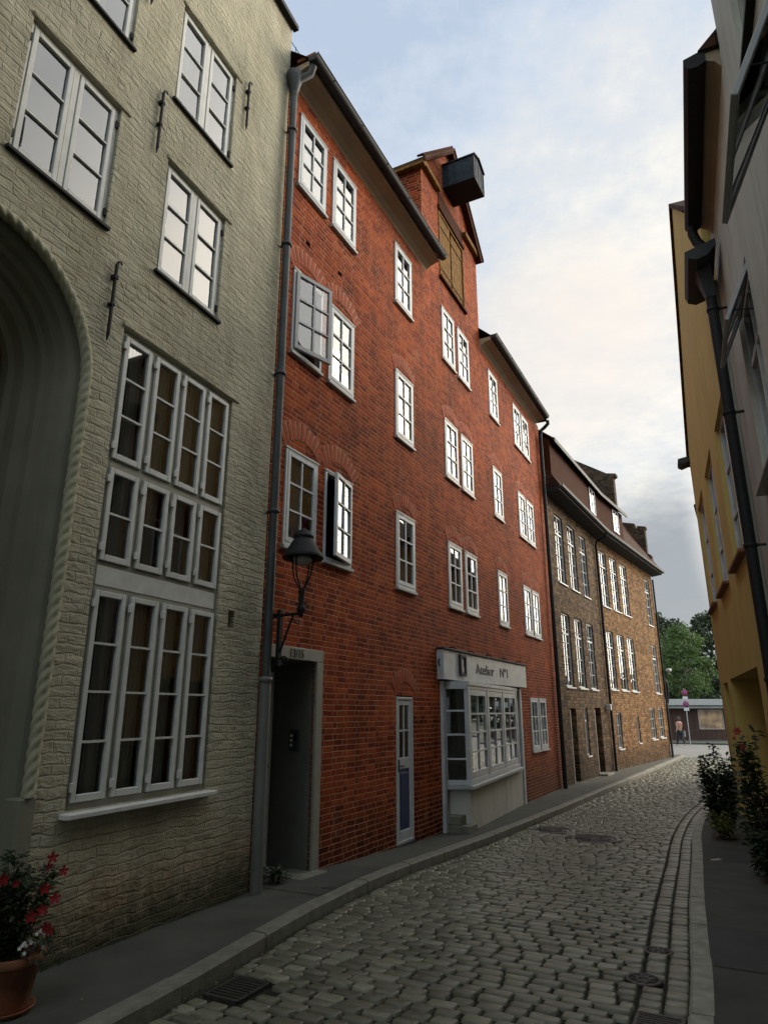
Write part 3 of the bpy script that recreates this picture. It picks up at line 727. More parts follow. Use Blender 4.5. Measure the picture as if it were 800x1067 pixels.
mb = MB(); mb.box(a-.05, b+.10, -.16, .55, -.3, .012, .01); mb.build('doorstep', M['granite'], red)
mb = MB(); ring(mb, a+.06, b-.06, .02, 2.02, .07, .50, .54, .006); mb.box(a+.13, b-.13, .505, .535, 1.0, 1.10)
dr = mb.build('entrance_door', M['offwhite'], red)
mb = MB(); mb.box(a+.13, b-.13, .515, .53, .09, 1.0, .01); mb.build('door_panel', M['dark'], dr)
mb = MB(); panes(mb, [a+.13, (a+b)/2, b-.13], [1.10, 1.5, 1.95], .52); mb.build('pane', M['glass'], dr)
mb = MB(); mb.tube([(b-.16, .50, 1.02), (b-.16, .46, 1.02), (b-.26, .46, 1.02)], .01, 6); mb.build('handle', M['zinc'], dr)
# intercom on the right jamb
mb = MB(); mb.box(b-.03, b-.004, .17, .30, 1.18, 1.40, .008); ic = mb.build('intercom', M['zinc'], red)
mb = MB(); mb.box(b-.034, b-.029, .19, .225, 1.28, 1.37, .002); mb.build('speaker_grille', M['dark'], ic)
mb = MB()
for i in range(3): mb.box(b-.036, b-.029, .245, .28, 1.22+i*.05, 1.25+i*.05, .003)
mb.build('bell_button', M['white'], ic)

def text_part(body, name, size, parent, x, y, z, mat, sx=.8, thick=.003):
    cu = bpy.data.curves.new(name, 'FONT'); cu.body = body; cu.size = size; cu.extrude = thick; cu.align_x = 'LEFT'
    tmp = bpy.data.objects.new('tmp_text', cu); C.objects.link(tmp)
    bpy.context.view_layer.update()
    me = bpy.data.meshes.new_from_object(tmp.evaluated_get(bpy.context.evaluated_depsgraph_get()))
    bpy.data.objects.remove(tmp); me.materials.clear(); me.materials.append(mat)
    # letters stand in the wall plane, baked into the mesh
    for v in me.vertices: v.co = Vector((v.co.x*sx, -v.co.z, v.co.y))
    o = bpy.data.objects.new(name, me); C.objects.link(o); o.parent = parent; o.location = (x, y, z); return o
text_part('13/15', 'house_number', .125, ent, -2.66, -.033, 2.142, M['text'], 1.0)

# narrow door with blue panel
mb = MB(); a, b, zb, zt = -.02, .52, -.085, 1.78
ring(mb, a, b, zb, zt, .035, -.008, .06, .004); fr = mb.build('narrow_door', M['white'], red)
mb = MB(); t = .075; mb.box(a+.035, a+.035+t, .004, .04, zb+.035, zt-.035, .004); mb.box(b-.035-t, b-.035, .004, .04, zb+.035, zt-.035, .004)
for z0_, z1_ in ((zb+.035, zb+.16), (.84, .98), (zt-.11, zt-.035)): mb.box(a+.11, b-.11, .004, .04, z0_, z1_, .004)
mb.box((a+b)/2-.012, (a+b)/2+.012, .008, .036, .98, zt-.11); mb.box(a+.11, b-.11, .008, .036, 1.32, 1.345)
mb.build('door_leaf', M['white'], fr)
mb = MB(); mb.box(a+.11, b-.11, .012, .03, zb+.16, .84, .006); mb.box(a+.15, b-.15, .005, .013, zb+.21, .79, .005); mb.build('blue_panel', M['blue'], fr)
mb = MB(); panes(mb, [a+.11, (a+b)/2, b-.11], [.98, 1.33, zt-.11], .022); mb.build('pane', M['glass'], fr)
mb = MB(); mb.box(a+.06, a+.085, -.012, .004, .80, .96, .003); mb.tube([(a+.072, 0, .88), (a+.072, -.045, .88), (a+.15, -.045, .88)], .009, 6); mb.build('handle', M['zinc'], fr)
mb = MB(); mb.box(a-.02, b+.02, .10, .11, -.1, 1.8); mb.box(a-.02, b+.02, -.03, .1, -.3, -.085, .006); mb.build('threshold', M['interior'], red)

# shop bay window (canted out further at its near end), white plinth, posts, steps
bay = empty('shop_bay', (0, 0, 0)); bay.parent = red
FL, FR_, zb, zt = (1.86, -.36), (5.72, -.05), .50, 1.99
def on_front(t, off=0):  # point on the bay's front line
    dx, dy = FR_[0]-FL[0], FR_[1]-FL[1]; l = sqrt(dx*dx+dy*dy)
    return FL[0]+dx*t+dy/l*off*1, FL[1]+dy*t-dx/l*off
bl = sqrt((FR_[0]-FL[0])**2+(FR_[1]-FL[1])**2); ba = atan2(FR_[1]-FL[1], FR_[0]-FL[0])
Mb = Matrix.Translation((FL[0], FL[1], 0)) @ Matrix.Rotation(ba, 4, 'Z')
def bx(mb, x0, x1, y0, y1, z0, z1, bev=.004): mb.box(x0, x1, y0, y1, z0, z1, bev, Mb)
mb = MB(); bx(mb, -.03, bl, -.0, .06, zb, zb+.07); bx(mb, -.03, bl, 0, .06, zt-.06, zt)
nb = 3; edges = [0, 1.30, 2.56, bl]
for e in (0, 1.26, 2.52, bl-.09): bx(mb, e, e+.09, -.006, .066, zb, zt)
# near return (side) frame of the bay, splayed back to the wall
sa = atan2(-.36, 1.86-1.68)
S0 = Vector((1.70, .0, 0)); S1 = Vector((1.86, -.36, 0)); sl = (S1-S0).length; san = atan2((S1-S0).y, (S1-S0).x)
Ms = Matrix.Translation(S0) @ Matrix.Rotation(san, 4, 'Z')
for e0, e1, f0, f1 in ((0, .05, zb, zt), (sl-.05, sl, zb, zt), (0, sl, zb, zb+.07), (0, sl, zt-.06, zt), (0, sl, .86, .89), (0, sl, 1.22, 1.25), (0, sl, 1.58, 1.61)):
    mb.box(e0, e1, 0, .05, f0, f1, .003, Ms)
bayf = mb.build('bay_window', M['white'], red)
bpy.data.objects.remove(bay)
sashm = MB(); pm = MB()
for k in range(nb):
    x0_, x1_ = (0, 1.26, 2.52)[k]+.09, (1.26, 2.52, bl-.09)[k]
    w = x1_-x0_; s, p = sash_parts(w-.01, zt-zb-.14, 2, 4, t=.09, bar=.028, y0=-.016, y1=.03)
    T = Mb @ Matrix.Translation(((x0_+x1_)/2, .02, zb+.075))
    s.v = [tuple(T @ Vector(v)) for v in s.v]; p.v = [tuple(T @ Vector(v)) for v in p.v]
    s.build('casement', M['white'], bayf); p.build('pane', M['glass'], bayf)
p = MB(); panes(p, [.05, sl-.05], [zb+.07, .86, 1.22, 1.58, zt-.06], .025); p.v = [tuple(Ms @ Vector(v)) for v in p.v]; p.build('pane', M['glass'], bayf)
mb = MB(); bx(mb, -.08, bl+.05, -.07, .3, zb-.06, zb-.005, .006); mb.box(0, sl+.05, -.05, .25, zb-.06, zb-.006, .004, Ms); mb.build('bay_sill', M['greywood'], bayf)
mb = MB(); mb.add([(1.70, .05, zt+.003), (1.86, -.38, zt+.003), (5.76, -.06, zt+.003), (5.9, .05, zt+.003), (1.70, .05, zt+.06), (1.86, -.38, zt+.06), (5.76, -.06, zt+.06), (5.9, .05, zt+.06)],
              [(0, 1, 2, 3), (4, 7, 6, 5), (0, 4, 5, 1), (1, 5, 6, 2), (2, 6, 7, 3)]); mb.build('bay_roof', M['white'], bayf)
mb = MB(); mb.add([(1.90, -.33, -.5), (5.98, -.02, -.5), (5.98, -.02, zb-.062), (1.90, -.33, zb-.062), (1.76, .35, -.5), (1.76, .35, zb-.062), (5.98, .35, -.5), (5.98, .35, zb-.062)],
              [(0, 1, 2, 3), (0, 3, 5, 4), (3, 2, 7, 5)]); mb.build('bay_plinth', M['white_plaster'], red)
for a, b in ((1.58, 1.67), (5.97, 6.09)): mb = MB(); mb.box(a, b, -.05, .06, -.5, 2.05, .006); mb.build('shop_post', M['white'], red)
mb = MB(); mb.quad((1.66, .49, -.5), (5.98, .49, -.5), (5.98, .49, 2.05), (1.66, .49, 2.05)); mb.build('shop_interior', M['interior'], red)
cu = MB()
for (a_, b_) in ((2.15, 2.9), (3.3, 4.1), (4.5, 5.6)):
    vs = []; n = 30
    for i in range(n+1):
        x = a_+(b_-a_)*i/n; y = .12+.02*sin(i*1.2); vs += [(x, y, zb), (x, y, zt)]
    cu.add(vs, [(2*i, 2*i+2, 2*i+3, 2*i+1) for i in range(n)], True)
cu.build('curtain', simple('grey_blind', (.16, .16, .15), .9), bayf)
mb = MB(); mb.box(1.68, 2.06, -.38, .3, -.42, -.055, .012); mb.box(1.68, 1.93, -.26, .3, -.055, .075, .012); mb.build('entrance_steps', M['granite'], red)

# shop sign board (a thing of its own), fixed to the wall above the bay
loc, rz = wallframe(P1[0], P1[1], AZB)
sg = empty('shop_sign', loc, rz, 'long white shop sign board lettered Atelier above the bay window', 'sign')
mb = MB(); mb.box(1.46, 6.30, -.12, -.004, 2.07, 2.535, .006); mb.build('board', M['white'], sg)
mb = MB(); mb.box(1.44, 6.32, -.15, -.004, 2.538, 2.565, .004)
for u in (2.0, 2.9, 3.9, 4.9, 5.9): mb.tube([(u, 0, 2.60), (u, -.10, 2.61), (u, -.13, 2.575)], .010, 5)
mb.tube([(1.44, -.06, 2.38), (1.40, -.06, 2.36), (1.40, -.06, 2.30), (1.45, -.06, 2.28)], .012, 5); mb.build('flashing', M['dark'], sg)
text_part('Atelier', 'lettering', .25, sg, 2.98, -.124, 2.225, M['text'], 1.50)
text_part('Nº1', 'lettering', .25, sg, 4.38, -.124, 2.225, M['text'], 1.45)
mb = MB(); ring(mb, 2.14, 2.44, 2.15, 2.50, .05, -.155, -.122, .004); pf = mb.build('picture_frame', M['dark'], sg)
mb = MB(); mb.box(2.19, 2.39, -.135, -.1215, 2.20, 2.45); mb.build('picture', simple('dark_print', (.10, .10, .09), .5), pf)
mb = MB(); mb.prism([(2.25, 2.22), (2.34, 2.22), (2.36, 2.28), (2.31, 2.30), (2.31, 2.41), (2.28, 2.44), (2.25, 2.41)], -.139, -.1355); mb.build('figure', M['white'], pf)

# wall lantern on an iron bracket
lx, ly = -3.02, -.40
lamp = empty('wall_lantern', loc, rz, 'black wall lantern with conical hood on a scrolled bracket beside number 13/15', 'street lamp')
mb = MB(); mb.box(lx-.03, lx+.03, -.17, -.13, 2.02, 2.58, .006); mb.tube([(lx, -.13, 2.52), (lx, ly-.01, 2.53)], .015, 8)
mb.tube([(lx, -.15, 2.12), (lx, -.19, 2.22), (lx, -.27, 2.42), (lx, -.31, 2.52)], .011, 7)
sc_ = []
for i in range(22):
    t = i/21*2.6*pi; r = .012+.05*(1-i/21); sc_.append((lx, -.17-.05+r*cos(t)*1, 2.06+r*sin(t)))
mb.tube(sc_, .008, 6); mb.tube([(lx, -.30, 2.50), (lx, -.34, 2.44), (lx, -.37, 2.42), (lx, -.385, 2.45), (lx, -.365, 2.465)], .007, 6)
mb.box(lx-.03, lx+.03, -.14, -.0, 2.05, 2.09, .004); mb.box(lx-.03, lx+.03, -.14, -.0, 2.50, 2.54, .004)
mb.build('bracket', M['iron'], lamp)
mb = MB(); mb.lathe([(0, 2.49), (.02, 2.49), (.024, 2.53), (.045, 2.555), (.045, 2.58), (.028, 2.60), (.028, 2.72), (.036, 2.735), (.036, 2.76), (.02, 2.78), (0, 2.78)], 14, (lx, ly, 0))
mb.tube([(lx-.09, ly, 2.60), (lx+.09, ly, 2.60)], .007, 6); mb.tube([(lx, ly-.07, 2.63), (lx, ly+.07, 2.63)], .006, 6)
for k in range(2):
    s_ = (-1, 1)[k]
    mb.tube([(lx+s_*.02, ly, 2.76), (lx+s_*.055, ly, 2.82), (lx+s_*.10, ly, 2.90), (lx+s_*.118, ly, 3.0), (lx+s_*.120, ly, 3.10)], .0085, 7)
    mb.tube([(lx, ly+s_*.02, 2.76), (lx, ly+s_*.055, 2.82), (lx, ly+s_*.10, 2.90), (lx, ly+s_*.118, 3.0), (lx, ly+s_*.12, 3.10)], .0085, 7)
mb.build('lamp_stem', M['iron'], lamp)
mb = MB(); mb.lathe([(.14, 3.095), (.205, 3.08), (.212, 3.095), (.195, 3.13), (.14, 3.215), (.10, 3.285), (.092, 3.295), (.105, 3.30), (.105, 3.325), (.085, 3.335), (.075, 3.36), (.04, 3.385), (.018, 3.40), (0, 3.41)], 32, (lx, ly, 0)); mb.build('lamp_hood', M['dark'], lamp)
mb = MB(); mb.lathe([(.0, 3.02), (.05, 3.02), (.09, 3.06), (.10, 3.098), (.0, 3.12)], 20, (lx, ly, 0)); mb.build('lamp_glass', M['lampglass'], lamp)

# ======================================================= RUBBLE BRICK HOUSE (bends with the lane)
loc, rz1 = wallframe(PEx, PEy, AZ1)
far = empty('tall_windowed_brick_house', loc, rz1, 'brown rubble brick house with tall narrow windows and long dormer beyond the red warehouse', 'house')
B = radians(AZ1-AZ2)   # second stretch turned, in local frame
def F2(u, y, z):      # point of second stretch (u, outward=-y) in the house frame
    return (6.02+u*cos(B)-y*sin(B), u*sin(B)+y*cos(B), z)
M2 = Matrix.Translation((6.02, 0, 0)) @ Matrix.Rotation(B, 4, 'Z')
t1 = [(.86, 1.72), (2.26, 3.16), (3.70, 4.58)]; t2 = [(.40, 1.27), (1.76, 2.70), (3.18, 4.15), (7.08, 8.0)]
h1 = [(a, b, 5.18, 7.24, .12) for a, b in t1]+[(a, b, 2.24, 4.30, .12) for a, b in t1]+[(1.02, 1.64, -.5, 1.66, .35), (2.56, 2.98, .34, 1.68, .12), (3.84, 4.66, -.5, 1.68, .35)]
h2 = [(a, b, 5.20, 7.25, .12) for a, b in t2]+[(a, b, 2.30, 4.32, .12) for a, b in t2]+[(.70, 1.30, .34, 1.52, .12), (3.42, 3.78, .44, 1.40, .12), (5.58, 6.42, .49, 1.68, .12), (7.04, 7.92, .51, 1.68, .12)]
mb = MB(); wall_grid(mb, 0, 6.02, -.6, 7.7, h1); mb.build('wall', M['stone'], far)
mb = MB(); wall_grid(mb, 0, 8.62, -.6, 7.7, h2)
mb.quad((8.62, 0, -.6), (8.62, 7, -.6), (8.62, 7, 7.7), (8.62, 0, 7.7))
w2 = mb.build('wall', M['stone_lit'], far, (6.02, 0, 0), B)
w2['label'] = 'stretch of the wall with warm light painted into its brick'
mb = MB(); mb.quad((0, .6, -.6), (6.02, .6, -.6), (6.02, .6, 7.7), (0, .6, 7.7)); mb.quad(F2(0, .6, -.6), F2(8.6, .6, -.6), F2(8.6, .6, 7.7), F2(0, .6, 7.7))
mb.build('room_lining', M['interior'], far)
def far_window(a, b, z0, z1, second, nx=2, nz=5, transom=True, mat='white'):
    w, h = b-a, z1-z0; f = MB(); ring(f, -w/2, w/2, 0, h, .05, .045, .10, .003)
    zt_ = h*.72 if transom else None
    if transom: f.box(-w/2+.05, w/2-.05, .045, .10, zt_-.03, zt_+.03, .003)
    f.box(-.018, .018, .05, .095, .05, h-.05, .003)
    zs = [.05+(h-.1)*i/nz for i in range(nz+1)]
    for z in zs[1:-1]: f.box(-w/2+.05, w/2-.05, .055, .085, z-.009, z+.009)
    cx = (a+b)/2
    if second: l = F2(cx, 0, z0); o = f.build('window', M[mat], far, l, B)
    else: o = f.build('window', M[mat], far, (cx, 0, z0))
    sd = MB(); sd.box(-w/2-.03, w/2+.03, -.04, .05, -.05, -.004, .004); sd.build('sill', M['white'], o)
    p = MB(); panes(p, [-w/2+.05, 0, w/2-.05], zs, .075, .003); p.build('pane', M['glass'], o)
for a, b, c, d, _ in h1[:6]: far_window(a, b, c, d, False)
far_window(2.56, 2.98, .34, 1.68, False, nz=4)
for i, (a, b, c, d, _) in enumerate(h2): far_window(a, b, c, d, True, nz=5 if i < 8 else 3, transom=i < 8)
for a, b, zt_ in ((1.02, 1.64, 1.66), (3.84, 4.66, 1.68)):
    mb = MB(); ring(mb, a+.02, b-.02, -.36, zt_, .05, .26, .33, .004); mb.box(a+.07, b-.07, .28, .32, -.33, .75, .004)
    mb.box(a+.07, b-.07, .28, .32, 1.30, 1.36, .003)
    d_ = mb.build('door', M['wood'], far); p = MB(); panes(p, [a+.07, b-.07], [.75, 1.3, zt_-.05], .30); p.build('pane', M['glass'], d_)
    mb = MB(); mb.box(a-.05, b+.05, -.25, .3, -.45, -.24 if a > 2 else -.28, .01); mb.build('doorstep', M['granite'], far)
    mb = MB(); mb.box(a-.03, a+.02, -.01, .05, -.3, zt_-.05, .004); mb.build('door_post', M['greywood'], far)
# eaves, gutter, steep roof
mb = MB(); ex = [(.30, 0), ]
def strip(mb, pts1, pts2, mi=0):
    """sweep a (y,z) polyline along both stretches (mitred at the bend)"""
    k = math.tan(B/2)
    secs = [[(0-.02, y, z) for y, z in pts1], [(6.02 - (-y)*0 + y*(-math.tan(B/2)), y, z) for y, z in pts1], [F2(8.95, y, z) for y, z in pts1]]
    n = len(pts1); vs = [p for s in secs for p in s]
    mb.add(vs, [(i*n+j, i*n+j+1, (i+1)*n+j+1, (i+1)*n+j) for i in range(2) for j in range(n-1)], mi=mi)
    mb.add(secs[2], [tuple(range(n))]); mb.add(secs[0], [tuple(range(n))])
mb = MB(); strip(mb, [(.02, 7.60), (-.44, 7.66), (-.44, 7.76), (.02, 7.76), (.02, 7.60)], None); mb.build('eaves', M['dark'], far)
mb = MB(); strip(mb, [(-.42, 7.80), (-.43, 7.73), (-.49, 7.70), (-.55, 7.73), (-.56, 7.81), (-.54, 7.81), (-.50, 7.74), (-.45, 7.80)], None); mb.build('gutter', M['zinc_dark'], far)
mb = MB(); strip(mb, [(-.48, 7.78), (.75, 9.85), (1.6, 11.3), (4.4, 7.7)], None); mb.build('roof', M['tile'], far)
for k_ in range(4):
    pass
# long dormer
DF = -.25
def sweep2(mb, poly, u1):
    secs = [[(0, y, z) for y, z in poly], [(6.02 - y*math.tan(B/2), y, z) for y, z in poly], [F2(u1, y, z) for y, z in poly]]
    n = len(poly); vs = [p for s in secs for p in s]
    mb.add(vs, [(i*n+j, i*n+(j+1) % n, (i+1)*n+(j+1) % n, (i+1)*n+j) for i in range(2) for j in range(n)]); mb.add(secs[0], [tuple(range(n))]); mb.add(secs[2], [tuple(range(n))])
mb = MB(); sweep2(mb, [(DF, 8.14), (DF, 9.22), (.9, 10.1), (.9, 9.9)], 3.3); dm = mb.build('dormer', M['boards'], far)
mb = MB(); sweep2(mb, [(-.38, 9.20), (-.38, 9.26), (1.7, 10.95), (1.7, 10.88)], 3.5); mb.build('dormer_roof', M['tile'], dm)
mb = MB(); sweep2(mb, [(-.42, 9.13), (-.42, 9.26), (-.385, 9.26), (-.385, 9.13)], 3.5); mb.build('dormer_fascia', M['dark'], dm)
def dormer_window(u, second, opened=False):
    w, h = .78, .90; f = MB(); ring(f, -w/2, w/2, 0, h, .05, -.03, .0, .003); f.box(-.025, .025, -.03, 0, .05, h-.05)
    p = MB(); panes(p, [-w/2+.05, 0, w/2-.05], [.05, h/2, h-.05], -.012)
    l = F2(u, DF-.004, 8.22) if second else (u, DF-.004, 8.22)
    for o in (f.build('dormer_window', M['white'], dm, l, B if second else 0), p.build('pane', M['glass'], dm, l, B if second else 0)): pass
dormer_window(5.0, False); dormer_window(2.2, True)
# fire walls / stepped gables rising through the roof, brick coloured dark as a silhouette
for u, pts in ((3.55, [(0.0, 9.0), (.0, 10.95), (-.12, 11.0), (-.12, 11.12), (.25, 11.2), (1.9, 12.3), (2.2, 9)]), (8.28, [(-.20, 8.0), (-.20, 8.5), (-.02, 8.62), (-.02, 9.75), (-.08, 9.8), (-.08, 9.9), (.30, 9.98), (.32, 9.75), (.42, 10.12), (.95, 10.25), (1.2, 9.0), (1.2, 8)])):
    mb = MB(); n = len(pts); vs = [F2(u, y, z) for y, z in pts]+[F2(u+.3, y, z) for y, z in pts]
    mb.add(vs, [tuple(range(n)), tuple(range(n, 2*n))]+[(i, (i+1) % n, (i+1) % n+n, i+n) for i in range(n)])
    mb.build('fire_wall', M['silhouette_brick'], far)
mb = MB(); X = 5.88; mb.tube([(X, -.46, 7.70), (X, -.40, 7.55), (X, -.10, 7.42), (X, -.07, 7.3), (X, -.07, -.3)], .045, 10)
for z in (6.2, 4.5, 2.6, 1.0): mb.lathe([(.047, -.02), (.056, -.018), (.056, .018), (.047, .02)], 10, (X, -.07, z))
mb.build('downpipe', M['dark'], far)
mb = MB(); mb.box(5.45, 5.62, -.16, -.0, 1.60, 1.80, .02); mb.build('wall_lamp', M['white'], far)
mb = MB(); l = [F2(8.55, -.07, z) for z in (7.4, 5.0, 2.2, -.33)]; mb.tube(l, .04, 8); mb.build('downpipe', M['dark'], far)
# lamp at the far corner
cl = empty('corner_lamp', (*(M2 @ Vector((8.75, -.1, 0))).xy, 0)); cl.location = (0, 0, 0)
wp = Matrix.Translation((PEx, PEy, 0)) @ Matrix.Rotation(rz1, 4, 'Z') @ Vector(F2(8.66, -.05, 0))
cl.location = (wp.x, wp.y, 0); cl.rotation_euler = (0, 0, rz1+B); tag(cl, 'small white lamp on a dark post at the rubble brick corner', 'street lamp')
mb = MB(); mb.tube([(.12, 0, -.3), (.12, 0, 3.0), (.14, -.05, 3.2), (.2, -.18, 3.28)], .03, 8); mb.build('post', M['iron'], cl)
mb = MB(); mb.lathe([(0, -.07), (.09, -.06), (.13, 0), (.10, .07), (0, .1)], 14, (.2, -.2, 3.32)); mb.build('lamp_head', M['white'], cl)
mb = MB(); mb.tube([(.12, -.02, 1.9), (.18, -.06, 2.4), (.22, -.05, 2.75), (.12, 0, 2.9)], .05, 8); mb.build('brace', M['iron'], cl)

# ======================================================= RIGHT SIDE: WHITE HOUSE
AZW = 23.5; loc, rz = wallframe(1.045, 0, AZW, False)
wh = empty('white_plastered_house', loc, rz, 'white plastered house with propped-open top-hung windows at the right edge', 'house')
K = cos(radians(AZW)); U = lambda d: -d/K     # forward distance d -> local x
def hole(d0, d1, z0, z1, D=.14): return (U(d1), U(d0), z0, z1, D)
whh = [hole(5.33, 6.35, 3.7, 5.68), hole(2.5, 3.55, 3.5, 5.6), hole(3.2, 4.05, 6.25, 7.8), hole(5.3, 6.35, .8, 2.6), hole(2.4, 3.5, .8, 2.6), hole(-1, .2, 3.1, 5.1), hole(-1, .2, .8, 2.6), hole(-1, .2, 6.2, 7.8)]
mb = MB(); wall_grid(mb, U(7.56), U(4.75), -.3, 7.5, [h for h in whh if h[0] < U(4.75)])
wall_grid(mb, U(4.75), 18, -.3, 10.8, [h for h in whh if h[0] >= U(4.75)])
mb.quad((U(4.75), 0, 7.5), (U(4.75), 6, 7.5), (U(4.75), 6, 10.8), (U(4.75), 0, 10.8)); mb.quad((U(7.5), -.13, -.5), (U(7.5), 6, -.5), (U(7.5), 6, 6.95), (U(7.5), -.13, 6.95))
mb.build('wall', M['white_plaster'], wh)
mb = MB(); mb.quad((U(7.1), .6, -.3), (18, .6, -.3), (18, .6, 7.5), (U(7.1), .6, 7.5)); mb.quad((U(4.7), .6, 7.5), (18, .6, 7.5), (18, .6, 10.8), (U(4.7), .6, 10.8)); mb.build('room_lining', M['interior'], wh)
mb = MB(); mb.prism_x([(-.18, 7.56), (3.5, 11.4), (7, 7.56)], U(7.2), U(4.76)); mb.prism_x([(-.1, 10.8), (3.5, 14), (7, 10.8)], U(4.70), 18); mb.build('roof', M['tile'], wh)
mb = MB(); mb.prism_x([(-.002, 7.34), (-.05, 7.42), (-.12, 7.46), (-.12, 7.55), (-.002, 7.55)], U(7.1), U(4.8)); mb.build('cornice', M['cove'], wh)
mb = MB(); mb.prism_x([(-.125, 7.44), (-.20, 7.40), (-.28, 7.41), (-.31, 7.46), (-.31, 7.53), (-.125, 7.58)], U(7.05), U(4.78)); mb.build('gutter', M['dark'], wh)
mb = MB(); mb.add([(U(7.1), -.30, 6.78), (U(6.8), -.30, 6.78), (U(6.8), -.12, 6.86), (U(7.1), -.12, 6.86), (U(7.0), -.2, 6.35), (U(6.9), -.2, 6.35), (U(6.9), -.1, 6.35), (U(7.0), -.1, 6.35)], [(0, 1, 2, 3), (4, 7, 6, 5), (0, 4, 5, 1), (1, 5, 6, 2), (2, 6, 7, 3), (3, 7, 4, 0)]); mb.build('hopper', M['zinc_dark'], wh)
mb = MB(); mb.prism_x([(-.05, 6.84), (-.16, 6.72), (-.27, 6.69), (-.36, 6.73), (-.39, 6.82), (-.05, 6.92)], U(7.55), U(6.62)); mb.build('gutter', M['zinc_dark'], wh)
mb = MB(); x = U(6.96); mb.tube([(U(6.95), -.22, 7.44), (U(6.98), -.24, 7.32), (U(7.0), -.2, 7.2), (x, -.16, 7.1), (x, -.15, 6.95), (x, -.15, -.1)], .060, 14)
for z in (6.2, 4.85, 3.3, 1.9): mb.lathe([(.062, -.025), (.071, -.02), (.071, .02), (.062, .025)], 14, (x, -.15, z)); mb.box(x-.012, x+.012, -.10, 0, z-.012, z+.012)
mb.build('downpipe', M['dark'], wh)
for i, h in enumerate(whh):
    x0, x1, z0, z1, _ = h; w, hh = x1-x0, z1-z0; f = MB(); ring(f, -w/2, w/2, 0, hh, .05, .05, .11, .004); f.box(-.03, .03, .05, .11, .05, hh-.05); zt_ = hh*.68; f.box(-w/2+.05, w/2-.05, .05, .11, zt_-.03, zt_+.03)
    o = f.build('window', M['greyframe' if i != 0 else 'white'], wh, ((x0+x1)/2, 0, z0))
    p = MB(); panes(p, [-w/2+.05, 0, w/2-.05], [.05, zt_] if i in (0, 1) else [.05, zt_, hh-.05], .08); p.build('pane', M['glass'], o)
    sd = MB(); sd.box(-w/2-.04, w/2+.04, -.10 if i != 2 else -.06, .06, -.04, -.003, .004); sd.build('sill', M['dark'] if i else M['greywood'], o)
    if i in (0, 1):
        lw, lh = w-.1, (hh-zt_-.03) if i == 0 else 1.0
        s = MB(); ring(s, -lw/2, lw/2, -lh, 0, .05, -.018, .018, .004); s.box(-.015, .015, -.012, .012, -lh+.05, -.05); pn = MB(); panes(pn, [-lw/2+.05, -.015], [-lh+.05, -.05], 0); panes(pn, [.015, lw/2-.05], [-lh+.05, -.05], 0)
        T = Matrix.Translation((0, .02, hh-.05)) @ Matrix.Rotation(radians(-24), 4, 'X')
        s.v = [tuple(T @ Vector(v)) for v in s.v]; pn.v = [tuple(T @ Vector(v)) for v in pn.v]
        q = s.build('top_hung_sash', M['greywood'], o); q['label'] = 'sash propped open'; pn.build('pane', M['glass'], o)
        st = MB(); e = T @ Vector((lw/2-.03, 0, -lh*.8)); st.tube([(lw/2-.03, .05, hh-.05-lh*.8), tuple(e)], .006, 5); st.build('stay', M['iron'], o)

# ======================================================= RIGHT SIDE: YELLOW GABLED HOUSE
AZY = 21.9; loc, rz = wallframe(1.184, 0, AZY, False)
ye = empty('yellow_gabled_house', loc, rz, 'yellow ochre plastered house with street gable and deep entrance recess, behind the rose bushes', 'house')
KY = cos(radians(AZY)); UY = lambda d: -d/KY
yh = [(UY(9.15), UY(7.84), 3.47, 5.55, .16), (UY(11.5), UY(10.1), 3.50, 5.66, .16), (UY(13.9), UY(12.4), 3.54, 5.74, .16)]
rec = (UY(12.1), UY(8.46), -.6, 2.12, .85); rec2 = (UY(13.6), UY(12.6), -.6, 2.10, .5)
mb = MB(); wall_grid(mb, -15.45, UY(7.45), -.6, 7.05, yh+[rec, rec2])
mb.add([(-15.45, 0, 7.05), (UY(7.45), 0, 7.05), (UY(7.45), 0, 7.85), (-11.2, 0, 10.6)], [(0, 1, 2, 3)])
mb.quad((-15.45, 0, -.6), (-15.45, 9, -.6), (-15.45, 9, 7.05), (-15.45, 0, 7.05)); mb.quad((UY(7.45), 0, 6.9), (UY(7.45), 9, 6.9), (UY(7.45), 9, 7.85), (UY(7.45), 0, 7.85))
mb.build('wall', M['yellow'], ye)
mb = MB()
for (a, za), (b, zb_) in (((-15.6, 6.95), (-11.2, 10.6)), ((UY(7.2), 7.75), (-11.2, 10.6))):
    mb.add([(a, -.05, za), (b, -.05, zb_), (b, 9, zb_), (a, 9, za), (a, -.05, za+.09), (b, -.05, zb_+.09), (b, 9, zb_+.09), (a, 9, za+.09)], [(0, 1, 2, 3), (4, 7, 6, 5), (0, 4, 5, 1), (0, 3, 7, 4)])
mb.build('roof', M['tile'], ye)
mb = MB(); mb.quad((-15.4, .9, 2.5), (UY(7.3), .9, 2.5), (UY(7.3), .9, 7.0), (-15.4, .9, 7.0)); mb.quad((-15.4, .16, 2.5), (UY(7.3), .16, 2.5), (UY(7.3), .9, 2.5), (-15.4, .9, 2.5)); mb.build('room_lining', M['interior'], ye)
for x0, x1, z0, z1, _ in yh:
    w, hh = x1-x0, z1-z0; f = MB(); ring(f, -w/2, w/2, 0, hh, .06, .06, .13, .004); f.box(-.03, .03, .06, .13, .06, hh-.06)
    for z in (hh*.34, hh*.67): f.box(-w/2+.06, w/2-.06, .07, .11, z-.015, z+.015)
    o = f.build('window', M['white'], ye, ((x0+x1)/2, 0, z0))
    p = MB(); panes(p, [-w/2+.06, 0, w/2-.06], [.06, hh*.34, hh*.67, hh-.06], .09); p.build('pane', M['glass'], o)
    sd = MB(); sd.box(-w/2-.04, w/2+.04, -.09, .07, -.05, -.003, .006); sd.build('sill', M['terracotta'], o)
